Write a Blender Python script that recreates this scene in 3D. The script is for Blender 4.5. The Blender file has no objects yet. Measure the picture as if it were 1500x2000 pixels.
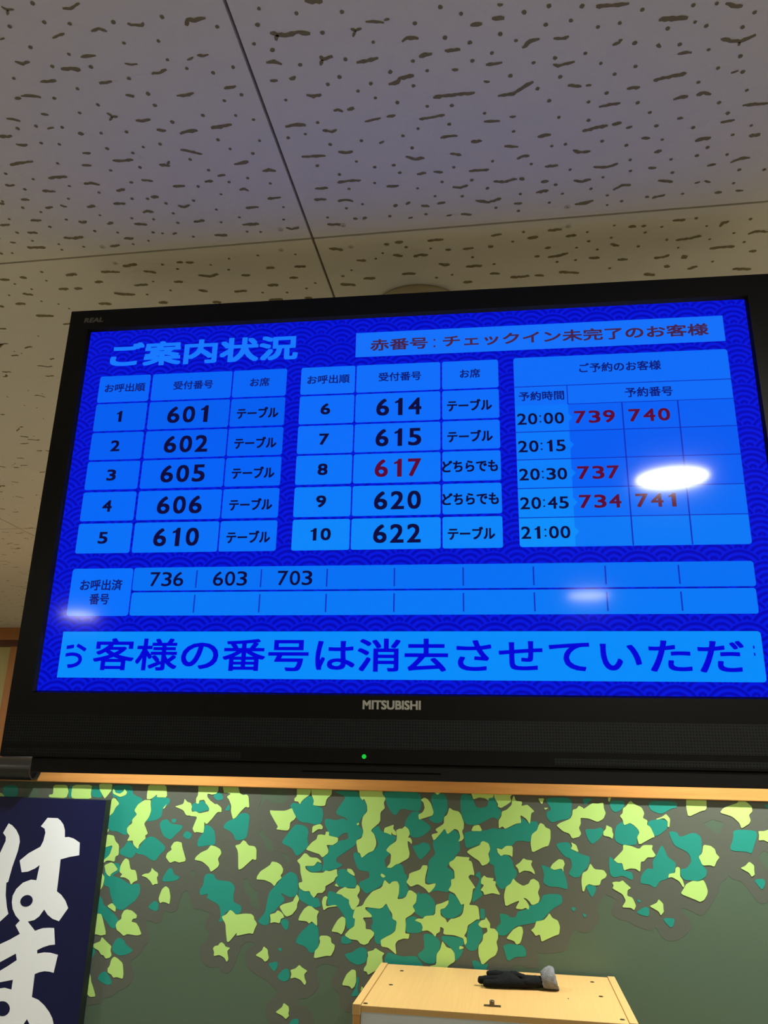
import bpy, bmesh, math, random
from mathutils import Matrix, Vector

# ------------------------------------------------------------------ camera, world, exposure
CAM_F = 1534.606
CAM_ROT = (0.159916, 0.320689, 0.024170)
C = bpy.context.scene.collection
SC = bpy.context.scene
cam = bpy.data.cameras.new('camera')
cam.sensor_fit = 'VERTICAL'; cam.sensor_height = 24.0; cam.lens = CAM_F / 2000.0 * 24.0
cam.clip_start = 0.02
cam_ob = bpy.data.objects.new('camera', cam); C.objects.link(cam_ob)
cam_ob.matrix_world = (Matrix.Translation((0, 0, 1.6)) @ Matrix.Rotation(CAM_ROT[0], 4, 'Z')
                       @ Matrix.Rotation(math.pi / 2 + CAM_ROT[1], 4, 'X') @ Matrix.Rotation(CAM_ROT[2], 4, 'Z'))
SC.camera = cam_ob
W = bpy.data.worlds.new('world'); SC.world = W; W.use_nodes = True
W.node_tree.nodes['Background'].inputs[0].default_value = (1, 0.85, 0.7, 1)
W.node_tree.nodes['Background'].inputs[1].default_value = 0.05
vs = SC.view_settings
vs.view_transform = 'Standard'; vs.look = 'None'; vs.gamma = 1.0; vs.exposure = 0.0
vs.use_curve_mapping = False

LAMP_L = 176.0            # radiance of the round ceiling downlights
SPOT_W = 128.0            # watts of the two wall-washing downlights
CEIL = 2.4               # ceiling height
YW = 2.70                # mural partition face
YF = 4.42                # far wall

# ------------------------------------------------------------------ helpers
def lin(c):
    c = c / 255.0
    return c / 12.92 if c <= 0.04045 else ((c + 0.055) / 1.055) ** 2.4
def rgb(r, g, b): return (lin(r), lin(g), lin(b), 1.0)

def mat(name, col, rough=0.6, spec=0.5, noise=0.0, nscale=30.0, bump=0.0, bscale=200.0, stretch=None, metal=0.0):
    m = bpy.data.materials.new(name); m.use_nodes = True
    nt = m.node_tree; p = nt.nodes['Principled BSDF']
    p.inputs['Base Color'].default_value = col
    p.inputs['Roughness'].default_value = rough
    p.inputs['Specular IOR Level'].default_value = spec
    p.inputs['Metallic'].default_value = metal
    tc = nt.nodes.new('ShaderNodeTexCoord'); src = tc.outputs['Object']
    if stretch:
        mp = nt.nodes.new('ShaderNodeMapping'); mp.inputs['Scale'].default_value = stretch
        nt.links.new(src, mp.inputs['Vector']); src = mp.outputs['Vector']
    if noise:
        n = nt.nodes.new('ShaderNodeTexNoise'); n.inputs['Scale'].default_value = nscale; n.inputs['Detail'].default_value = 4
        nt.links.new(src, n.inputs['Vector'])
        mx = nt.nodes.new('ShaderNodeMix'); mx.data_type = 'RGBA'
        mx.inputs['A'].default_value = tuple(c * (1 - noise) for c in col[:3]) + (1,)
        mx.inputs['B'].default_value = tuple(min(1, c * (1 + noise)) for c in col[:3]) + (1,)
        nt.links.new(n.outputs['Fac'], mx.inputs['Factor'])
        nt.links.new(mx.outputs['Result'], p.inputs['Base Color'])
    if bump:
        n2 = nt.nodes.new('ShaderNodeTexNoise'); n2.inputs['Scale'].default_value = bscale
        nt.links.new(src, n2.inputs['Vector'])
        b = nt.nodes.new('ShaderNodeBump'); b.inputs['Strength'].default_value = bump; b.inputs['Distance'].default_value = 0.002
        nt.links.new(n2.outputs['Fac'], b.inputs['Height']); nt.links.new(b.outputs['Normal'], p.inputs['Normal'])
    return m

def glow(name, col, strength=1.0, rough=0.07, spec=0.15):
    m = bpy.data.materials.new(name); m.use_nodes = True
    p = m.node_tree.nodes['Principled BSDF']
    p.inputs['Base Color'].default_value = (0.002, 0.002, 0.003, 1)
    p.inputs['Roughness'].default_value = rough
    p.inputs['Specular IOR Level'].default_value = spec
    p.inputs['Emission Color'].default_value = col
    p.inputs['Emission Strength'].default_value = strength
    return m

def obj(name, data, parent=None, mats=(), smooth=False):
    o = bpy.data.objects.new(name, data); C.objects.link(o)
    for m in mats: data.materials.append(m)
    if parent: o.parent = parent
    if smooth:
        for f in data.polygons: f.use_smooth = True
    return o
def empty(name, loc=(0, 0, 0), rot=(0, 0, 0)):
    o = bpy.data.objects.new(name, None); C.objects.link(o); o.location = loc; o.rotation_euler = rot
    o.empty_display_size = 0.05
    return o
def tag(o, label, cat, group=None):
    o['label'] = label; o['category'] = cat
    if group: o['group'] = group
    return o
def struct(o): o['kind'] = 'structure'; return o

class MB:
    """collects geometry for one mesh"""
    def __init__(s): s.v = []; s.f = []; s.mi = []
    def add(s, vs, fs, mi=0):
        b = len(s.v); s.v += [tuple(v) for v in vs]; s.f += [tuple(b + i for i in f) for f in fs]; s.mi += [mi] * len(fs)
    def box(s, x0, x1, y0, y1, z0, z1, mi=0):
        s.add([(x0, y0, z0), (x1, y0, z0), (x1, y1, z0), (x0, y1, z0), (x0, y0, z1), (x1, y0, z1), (x1, y1, z1), (x0, y1, z1)],
              [(0, 3, 2, 1), (4, 5, 6, 7), (0, 1, 5, 4), (1, 2, 6, 5), (2, 3, 7, 6), (3, 0, 4, 7)], mi)
    def loft(s, rings, mi=0, cap0=True, cap1=True):
        n = len(rings[0]); vs = [p for r in rings for p in r]; fs = []
        for i in range(len(rings) - 1):
            for j in range(n):
                k = (j + 1) % n
                fs.append((i * n + j, i * n + k, (i + 1) * n + k, (i + 1) * n + j))
        if cap0: fs.append(tuple(range(n))[::-1])
        if cap1: fs.append(tuple((len(rings) - 1) * n + j for j in range(n)))
        s.add(vs, fs, mi)
    def lathe(s, prof, c, axis='z', n=40, mi=0, cap0=True, cap1=True):
        rings = []
        for r, h in prof:
            ring = []
            for j in range(n):
                a = 2 * math.pi * j / n; u, w = r * math.cos(a), r * math.sin(a)
                ring.append({'z': (c[0] + u, c[1] + w, c[2] + h), 'x': (c[0] + h, c[1] + u, c[2] + w), 'y': (c[0] + u, c[1] + h, c[2] - w)}[axis])
            rings.append(ring)
        s.loft(rings, mi, cap0, cap1)
    def build(s, name, parent=None, mats=(), smooth=False, bevel=0.0, seg=2):
        me = bpy.data.meshes.new(name); me.from_pydata(s.v, [], s.f); me.update()
        for p, i in zip(me.polygons, s.mi): p.material_index = i
        bm = bmesh.new(); bm.from_mesh(me)
        if bevel:
            es = [e for e in bm.edges if len(e.link_faces) == 2 and e.calc_face_angle(0) > 0.5]
            bmesh.ops.bevel(bm, geom=es, offset=bevel, segments=seg, affect='EDGES', profile=0.5)
        if not s.flat: bmesh.ops.recalc_face_normals(bm, faces=bm.faces)
        bm.to_mesh(me); bm.free()
        return obj(name, me, parent, mats, smooth)
    flat = False

def dec(s): return [[(int(a) / 1e4, int(b) / 1e4) for a, b in (q.split(',') for q in p.split())] for p in s.split(';')]

# ------------------------------------------------------------------ data
LEAF_YELLOW = "-17945,15061 -17715,15013 -17563,14876 -17900,14831;-15821,15346 -15313,15358 -15215,15132 -15273,14921 -15921,14931 -15936,15019 -15785,15036;-15099,15363 -14367,15381 -14385,15100 -14329,14928 -15058,14916 -15111,15054;-13728,9894 -13550,9565 -13514,9416 -13422,9271 -13299,9014 -13506,8990 -13733,9184 -13737,9485;-14130,15428 -13630,15440 -13631,15226 -13756,15050 -13847,14941 -13937,15045 -14068,15215;-13591,15267 -13529,15255 -13484,15150 -13314,15115 -13190,15197 -13172,15291 -13052,15174 -13099,15080 -13284,15009 -13458,15071 -13570,15121;-13550,14976 -13458,14965 -13285,14798 -13403,14676 -13482,14490 -13642,14355 -13657,14774;-12309,15446 -11671,15461 -11584,15042 -11962,15037 -11958,15132 -12161,14974 -12315,14969 -12326,15154;-12394,14941 -12164,14947 -12153,14790 -12110,14609 -12164,14399 -12314,14188 -12221,14036 -12138,13885 -12229,13818 -12198,13730 -12342,13597 -12405,13519 -12426,13391 -12560,13475 -12630,13562 -12641,13651 -12859,13631 -12777,13787 -12879,13886 -12911,14014 -12849,14106 -12742,14187 -12757,14304 -12602,14477 -12721,14591 -12613,14791;-11570,14846 -11640,14688 -11707,14686;-13677,13977 -13560,13986 -13563,13903 -13614,13849;-13594,13811 -13343,13781 -13270,13617 -13120,13494 -13093,13190 -13203,13135 -13209,12971 -13390,13002 -13492,12998 -13652,12878 -13683,12789 -13690,12940 -13415,13178 -13341,13486 -13609,13400 -13655,13411 -13668,13603;-13560,12857 -13324,12954 -13215,12908 -13051,12738 -13275,12604 -13306,12515 -13399,12549 -13486,12646;-13679,12865 -13632,12841 -13595,12591 -13493,12495 -13523,12196 -13694,11966;-12832,13098 -12709,13052 -12611,12755 -12436,12749 -12377,12627 -12324,12443 -12447,12389 -12536,12298 -12611,12432 -12782,12512 -12956,12512 -12882,12607 -12992,12665 -12987,12841 -12920,12994;-11074,13679 -10911,13647 -10883,13522 -10693,13090 -10944,13031 -11092,13075 -11256,13007 -11420,13176 -11391,13302 -11232,13421 -11283,13495 -11186,13650;-11870,12846 -11773,12763 -11636,12694 -11617,12608 -11662,12556 -11596,12362 -11695,12358 -11776,12313 -11861,12425 -12019,12542 -12212,12584 -12105,12650 -11963,12668 -11885,12734;-11319,12312 -11197,12244 -11118,12003 -11129,11772 -11262,11827 -11376,11834 -11456,11794 -11522,11913 -11499,12035 -11436,12221;-13123,11733 -12977,11617 -12969,11459 -13296,11627;-10512,15490 -10162,15498 -10170,15132 -10116,15029 -10316,14998 -10431,14982 -10448,14864 -10537,14888 -10553,15043 -10492,15149;-10654,14613 -10511,14630 -10389,14569 -10022,14657 -9802,14766 -9787,14599 -9889,14468 -10096,14232 -10196,14369 -10174,14153 -10184,13962 -10416,13993 -10500,13964 -10584,14089 -10529,14244 -10450,14464 -10727,14481 -10739,14597;-10959,15019 -10846,14918 -10727,14895 -10672,14780 -10684,14676 -10584,14499 -10844,14491 -10964,14655 -11282,14763 -11141,14806 -10999,14849 -10972,14915;-10232,15026 -10116,15029 -9871,14880 -9772,14754 -9916,14750 -10095,14810 -10205,14897;-12581,11562 -12392,11534 -12204,11410 -12220,11313 -12332,11295 -12377,11209 -12203,11181 -12105,11078 -11977,10858 -12141,10814 -12471,10845 -12590,10780 -12732,10880 -12855,10946 -12909,11088 -12860,11186 -12729,11277 -12744,11385 -12676,11521;-13638,11392 -13463,11388 -13408,11306 -13191,10798 -13371,10754 -13547,10781 -13691,10786 -13717,11146 -13702,11341;-13337,10719 -13210,10630 -13083,10541 -12964,10464 -12984,10345 -12922,10207 -12982,10133 -13119,10098 -13203,10192 -13290,10199 -13394,10324 -13544,10376 -13645,10477 -13483,10545 -13375,10586;-12833,10176 -12714,10136 -12513,10006 -12446,9719 -12452,9557 -12668,9602 -12776,9573 -12859,9661 -12993,9712 -13009,9827 -12949,9901 -12919,10090;-10463,15438 -9795,15455 -9793,15285 -9858,15205 -10000,15175 -10163,15205 -10167,15106 -10039,14979 -9914,14879 -9785,14883 -9630,14771 -9617,14630 -9733,14640 -9881,14533 -9901,14442 -10110,14231 -10206,14331 -10138,14512 -10043,14721 -10176,14898 -10307,15050;-9650,15459 -9103,15472 -9026,15240 -8907,15191 -8795,15215 -8719,15158 -8663,14824 -8704,14798 -8792,14828 -8950,14675 -9104,14479 -9199,14425 -9291,14665 -9293,14845 -9380,15023 -9475,15124 -9340,15219 -9502,15254 -9587,15238;-7198,14833 -7134,14703 -7043,14567 -7093,14477 -7227,14397 -7242,14196 -7308,14132 -7699,14157 -7635,14246 -7758,14406 -7929,14654 -7950,14743 -7794,14735 -7486,14738 -7375,14759;-8792,13795 -8705,13760 -8597,13639 -8385,13622 -8317,13537 -8298,13217 -8353,13210 -8425,13237 -8594,13083 -8749,12942 -8884,12888 -8930,13366 -8963,13489 -9059,13623 -8894,13666;-10414,13138 -10367,13239 -10210,13370 -9992,13465 -9892,13606 -9733,13574 -9555,13493 -9501,13371 -9612,13193 -9547,13047 -9589,12946 -9813,12790 -9897,12935 -10080,13064 -10198,13109;-7770,13188 -7604,13169 -7461,13101 -7371,12971 -7391,12861 -7453,12774 -7403,12715 -7550,12589 -7637,12453 -7753,12556 -7978,12632 -8253,12633 -8233,12730 -8134,12880 -7923,13011 -7818,13088;-7072,15523 -6581,15535 -6596,15278 -6810,15119 -6889,15040 -6926,14950 -7001,15037 -7127,15047 -7133,15136 -7053,15202;-9059,11709 -8959,11666 -8855,11576 -8558,11625 -8339,11623 -8252,11556 -8231,11463 -8188,11430 -8127,11339 -8197,11195 -8240,11053 -8363,11070 -8789,10968 -8771,11074 -9005,10794 -9080,10783 -9145,11079 -9173,11289 -9329,11495 -9171,11573;-9248,10770 -9162,10716 -9115,10649 -8957,10622 -9049,10525 -8988,10298 -9035,10215 -9127,10336 -9297,10408 -9483,10364 -9480,10479 -9531,10581 -9470,10654 -9362,10671 -9314,10743;-7865,10724 -7725,10639 -7711,10525 -7669,10413 -7716,10331 -7793,10292 -7893,10378 -8113,10458 -8037,10520 -7910,10607;-7112,9210 -6950,9121 -6931,9023 -6951,8934 -6921,8871 -7019,8777 -7128,8858 -7355,8943 -7268,9014 -7157,9097;-7481,11769 -7370,11727 -7284,11648 -7252,11568 -7357,11528 -7389,11397 -7565,11424 -7698,11387 -7692,11500 -7729,11640 -7556,11683;-6877,12258 -6788,12119 -6848,11986 -6853,11844 -7003,11661 -7173,11595 -7272,11661 -7434,11877 -7304,11954 -6999,12039 -6952,12147;-6680,10273 -6584,10199 -6409,10118 -6509,10023 -6489,9912 -6431,9804 -6473,9717 -6617,9860 -6803,9917 -6945,9876 -6914,10012 -6960,10111 -6792,10165;-6594,15509 -5871,15527 -5874,15284 -5994,15192 -6046,15114 -6079,14936 -6230,14919 -6494,14937 -6460,15078 -6552,15254;-6217,14379 -6122,14295 -6140,14207 -6277,14215 -6476,14072 -6474,14296;-6014,14149 -5904,14140 -5913,14028 -5597,13977 -5606,13854 -5764,13750 -5872,13747 -5981,13743 -5906,13598 -5915,13500 -6098,13360 -6199,13466 -6350,13497 -6655,13584 -6604,13660 -6462,13812 -6316,13904 -6282,14041 -6160,14057 -6036,14037;-6703,13472 -6621,13463 -6492,13357 -6274,13353 -6148,13273 -6118,13201 -6255,13244 -6357,13107 -6655,13096 -6622,13000 -6468,12909 -6050,12914 -5972,12989 -5837,12970 -5599,13052 -5592,12908 -5563,12849 -5641,12786 -5677,12689 -5872,12574 -5951,12535 -5959,12415 -6048,12329 -6208,12322 -6258,12237 -6321,12175 -6421,12277 -6466,12370 -6640,12351 -6807,12439 -6843,12594 -6709,12623 -6792,12885 -6820,13126 -6936,13243 -6818,13333;-4960,15550 -4195,15569 -4176,15342 -4065,15219 -4129,15079 -4085,14917 -4231,14788 -4229,14491 -4539,14234 -4415,14115 -4342,13897 -4352,13775 -4428,13627 -4600,13560 -4808,13395 -4866,13538 -4934,13560 -5013,13911 -4828,13991 -4774,14177 -4841,14422 -4808,14647 -4664,14801 -4683,15001 -4784,15187 -4837,15135 -4937,15258;-3780,14431 -3804,14307 -3709,14212 -3694,14102 -3814,14135 -3869,14207 -3853,14109 -4001,14166 -4109,14186 -4085,14322 -3926,14377;-3419,14398 -3298,14299 -3257,14166 -3322,14054 -3242,14056 -3188,13961 -3200,13864 -3267,13934 -3334,13956 -3318,13811 -3255,13597 -3287,13452 -3613,13272 -3691,13257 -3847,13143 -3992,13150 -3876,13286 -3855,13551 -4030,13653 -3913,13791 -3691,13944 -3680,14091 -3710,14261 -3604,14313 -3511,14316;-5265,13077 -5117,13058 -5019,12930 -5017,12859 -5165,12925 -5261,12993;-4929,12625 -4847,12557 -4830,12439 -4917,12294 -4835,12181 -4857,12063 -4946,11965 -5021,11880 -5102,11935 -5174,12084 -5164,12166 -5352,12252 -5434,12308 -5608,12336 -5493,12447 -5310,12538 -5229,12498 -4991,12499;-5607,12632 -5509,12517 -5658,12559;-5937,12250 -5869,12218 -5904,12110 -5910,11945 -5633,12005 -5526,11974 -5842,11925 -5984,11825 -6049,12069 -6015,12200;-4160,12976 -4080,12944 -4013,12887 -4104,12848 -4184,12916;-5004,14417 -4937,14456 -4922,14395 -4989,14368;-4050,12803 -3890,12667 -3800,12754 -3643,12772 -3576,12657 -3585,12422 -3634,12256 -3466,12275 -3363,12338 -3275,12529 -3184,12521 -3015,12423 -3039,12190 -3153,12080 -3062,11946 -3176,11837 -3355,11737 -3367,11691 -3352,11532 -3374,11303 -3234,11305 -3257,11162 -3423,11165 -3601,11099 -3676,10994 -3632,10704 -3774,10809 -3904,10892 -4109,10904 -4139,11084 -3962,11183 -3809,11259 -3682,11356 -3636,11632 -3779,11695 -3782,11833 -3888,11966 -3983,12125 -4084,12004 -4187,11958 -4645,11990 -4643,11921 -4443,11779 -4427,11706 -4727,11685 -4618,11540 -4613,11368 -4457,11364 -4338,11279 -4361,11186 -4474,11067 -4523,10974 -4650,10922 -4781,10961 -4862,11047 -5096,11059 -5283,11164 -5132,11332 -4979,11431 -4960,11639 -5040,11670 -4972,11964 -4737,12021 -4638,12213 -4435,12444 -4136,12563;-6483,11943 -6362,11925 -6278,11859 -6123,11795 -6189,11675 -6161,11386 -6215,11407 -6353,11505 -6428,11431 -6512,11497 -6793,11507 -6747,11650 -6612,11855;-5382,11689 -5276,11648 -5256,11487 -5289,11324 -5374,11171 -5495,11233 -5705,11246 -5633,11400 -5510,11591;-6041,11115 -5831,11125 -5711,11074 -5692,10937 -5571,10875 -5591,10738 -5688,10563 -5831,10566 -6232,10466 -6204,10683 -6104,10780 -6046,10942 -6078,11055;-4288,10861 -4158,10789 -4003,10730 -4077,10636 -4047,10459 -4031,10315 -4234,10259 -4397,10173 -4497,10112 -4551,10198 -4641,10215 -4631,10293 -4557,10387 -4537,10567 -4513,10635 -4542,10747 -4363,10790;-5001,10240 -4885,10213 -4862,9925 -4908,9779 -4995,9708 -5074,9781 -5305,9790 -5259,9925 -5164,10108;-4692,9803 -4626,9740 -4725,9658;-2803,15278 -2696,15231 -2589,15109 -2495,14839 -2534,14740 -2798,14658 -2970,14598 -2998,14750 -2853,14829 -2787,14955 -2828,15127 -2922,15200;-1993,14997 -1875,14919 -1692,14888 -1614,14792 -1525,14550 -1539,14380 -1592,14305 -1529,14114 -1594,14028 -1711,13988 -1645,14134 -1709,14326 -1826,14370 -2061,14188 -2139,14372 -2297,14185 -2492,13985 -2572,14176 -2349,14232 -2454,14326 -2165,14506 -2165,14702 -2060,14778;-2483,15449 -2257,15455 -2377,15364;-1292,15492 -560,15487 -589,15337 -733,15309 -734,15235 -850,15306 -1033,15330 -1217,15259 -1267,15394;-1045,14517 -945,14326 -1307,14315 -1227,14474;-924,14039 -758,13973 -710,13807 -777,13663 -729,13475 -807,13378 -974,13313 -1061,13451 -1239,13551 -1455,13698 -1339,13785 -1028,13915 -1001,14000;-2841,13265 -2672,13260 -2761,12902 -2760,12737 -2669,12706 -2424,12763 -2450,12657 -2629,12463 -2759,12597 -2992,12716 -3212,12625 -3304,12703 -3356,12760 -3280,12881 -3268,13000 -3152,13052 -2918,13132;-915,13046 -840,12991 -613,12977 -652,12905 -551,12886 -579,12781 -519,12668 -422,12511 -672,12558 -924,12489 -948,12581 -1036,12623 -920,12767 -1020,12809 -1005,12949;-1779,13567 -1547,13552 -1354,13547 -1394,13462 -1291,13431 -1207,13034 -1347,13052 -1412,12979 -1274,12799 -1187,12675 -1263,12660 -1318,12334 -1395,12193 -1181,12191 -1106,12138 -1066,11799 -1161,11805 -1313,11697 -1439,11623 -1465,11464 -1554,11325 -1480,11284 -1469,11150 -1532,11069 -1580,11256 -1642,11276 -1842,11333 -2194,11338 -2169,11497 -2283,11549 -2295,11401 -2396,11351 -2434,11259 -2548,11366 -2675,11428 -2853,11396 -2828,11511 -2880,11622 -3085,11681 -2983,11743 -2830,11739 -2754,11822 -2448,11859 -2423,12148 -2347,12174 -2245,12202 -2015,12304 -2041,12188 -2143,12068 -2283,12027 -2270,11856 -2118,11772 -2068,11661 -1966,11779 -1840,11796 -1663,11862 -1586,11956 -1539,12221 -1635,12183 -1710,12317 -1836,12497 -2001,12559 -2027,12593 -1937,12725 -1949,12888 -1834,12916 -1845,13150 -1999,13286 -1999,13380 -1857,13457;-885,11886 -751,11701 -766,11576 -617,11572 -521,11465 -524,11309 -576,11217 -531,11020 -608,10851 -782,10754 -1019,10555 -1125,10835 -1122,11079 -996,11218 -968,11398 -842,11472 -853,11583 -1015,11575 -1126,11660 -1036,11777 -911,11806;-2220,11157 -2144,11071 -2094,10996 -1944,10959 -1845,10842 -1834,10621 -1996,10524 -2145,10384 -2619,10380 -2595,10459 -2407,10502 -2395,10791 -2282,10930;-1694,11050 -1582,11033 -1570,10989 -1707,10949;-573,15461 76,15478 -56,15376 -8,15242 -166,15128 -350,15025 -452,15071 -437,15145 -538,15314;74,15429 121,15258 326,15239 296,15104 477,15158 602,15052 700,14958 596,14906 562,14663 534,14578 437,14732 250,14847 280,14606 101,14577 -236,14409 -311,14491 -428,14415 -436,14645 -343,14781 -326,14928 -170,14981 -12,15132 6,15304;817,15351 1022,15356 937,15159;998,15075 1138,15079 1033,15011;865,14625 965,14592 1025,14498 1174,14443 1161,14157 1091,13966 938,13925 580,13747 540,14017 587,14281 756,14406 812,14551;2076,15167 2187,15122 2222,15074 2482,15251 2657,15243 2834,15284 2836,15116 2889,14974 2804,14804 2624,14703 2356,14802 2195,14809 2107,14807 2110,14640 2041,14518 2107,14355 2040,14258 1825,14199 1745,14343 1561,14396 1355,14568 1472,14644 1792,14773 1861,14895 1881,15040 2009,15080;-223,13920 -7,13927 -29,13596 -103,13652 -280,13669 -383,13618 -482,13721 -505,13850 -353,13808;311,13585 397,13541 585,13529 531,13406 636,13224 645,13131 511,13219 312,13234 159,13147 138,13274 52,13364 193,13451;1386,13601 1522,13583 1566,13468 1510,13350 1517,13235 1460,13337 1235,13282 1114,13335 1193,13454;1783,14096 1940,14019 2003,13810 1761,13907 1815,13991;-21,13000 76,12900 273,12793 449,12869 503,12975 604,13014 750,12928 782,12791 713,12628 769,12471 728,12356 577,12281 503,12289 457,12367 348,12453 262,12460 358,12385 440,12252 424,12138 327,12191 227,12141 17,12154 160,12388 -41,12310 -280,12197 -322,12492 -253,12748 -100,12847;1035,12076 1127,11946 1283,11886 1340,11711 1302,11510 1179,11471 932,11359 771,11281 731,11482 607,11431 526,11538 466,11580 579,11674 634,11833 757,11850 881,11890 970,11983;114,11674 211,11657 236,11524 175,11299 124,11208 25,11170 -46,11266 -278,11321 -188,11437 -62,11577;2986,15506 3111,15509 3022,15302 2985,15313;3593,15305 3671,15356 3762,15262 3977,15173 4050,15008 3990,14864 4131,14797 4097,14678 4201,14611 4312,14334 4200,14295 3820,14084 3776,14304 3859,14436 3830,14529 3716,14643 3599,14710 3409,14633 3384,14798 3305,14903 3397,14989 3420,15133 3510,15183;2879,14628 3047,14551 3051,14433 3079,14363 3038,14233 2956,14288 2773,14318 2781,14436 2859,14509;4695,15003 4805,14865 4760,14629 4711,14627 4726,14792 4612,14883 4401,14824 4391,14852 4567,14917;3345,14080 3575,14053 3811,13968 3941,14089 4232,14099 4186,13981 4293,13812 4216,13752 4035,13745 3929,13627 3832,13612 3798,13325 3672,13411 3504,13416 3318,13351 3284,13556 3151,13551 3035,13639 3165,13760 3335,13928;2332,13520 2444,13352 2724,13340 2808,13217 2758,13124 2633,13062 2575,12911 2404,12893 2261,12932 2160,12871 2103,12721 2054,12719 2033,13003 2083,13234 2234,13309;3263,13076 3353,12989 3500,12871 3388,12810 3364,12651 3517,12613 3607,12394 3539,12268 3448,12331 3186,12330 3319,12515 3235,12691 2945,12836 2987,12917 2944,13006 3067,13034 3163,13026;4900,13515 4968,13484 4947,13257 5010,13169 5052,12991 5012,12945 4911,13120 4707,13225 4598,13198 4632,13312 4813,13342 4837,13479;5339,15545 5933,15560 5909,15204 5854,15137 5757,15124 5342,14933 5307,15211;6894,15491 7077,15426 7227,15289 7229,15149 7115,15040 7151,14890 7098,14796 6858,14650 6817,14810 6625,14991 6279,15086 6388,15218 6637,15319 6810,15371;5708,14162 5918,14135 6027,14047 6049,13922 6140,13823 6039,13706 5964,13556 5840,13596 5626,13577 5533,13823 5648,13919;6975,13741 7101,13633 7085,13498 7090,13387 6995,13316 6938,13426 6698,13551 6844,13612;5610,13182 5668,13062 5708,12885 5674,12773 5579,12636 5456,12575 5367,12616 4914,12774 5022,12923 5105,13050 5302,13147 5441,13131;7332,14596 7496,14601 7642,14652 7597,14284 7465,14348 7312,14332 7342,14481;4275,12601 4395,12484 4390,12373 4395,12263 4297,12159 4247,12267 3987,12400 4134,12462 4220,12510"
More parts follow.
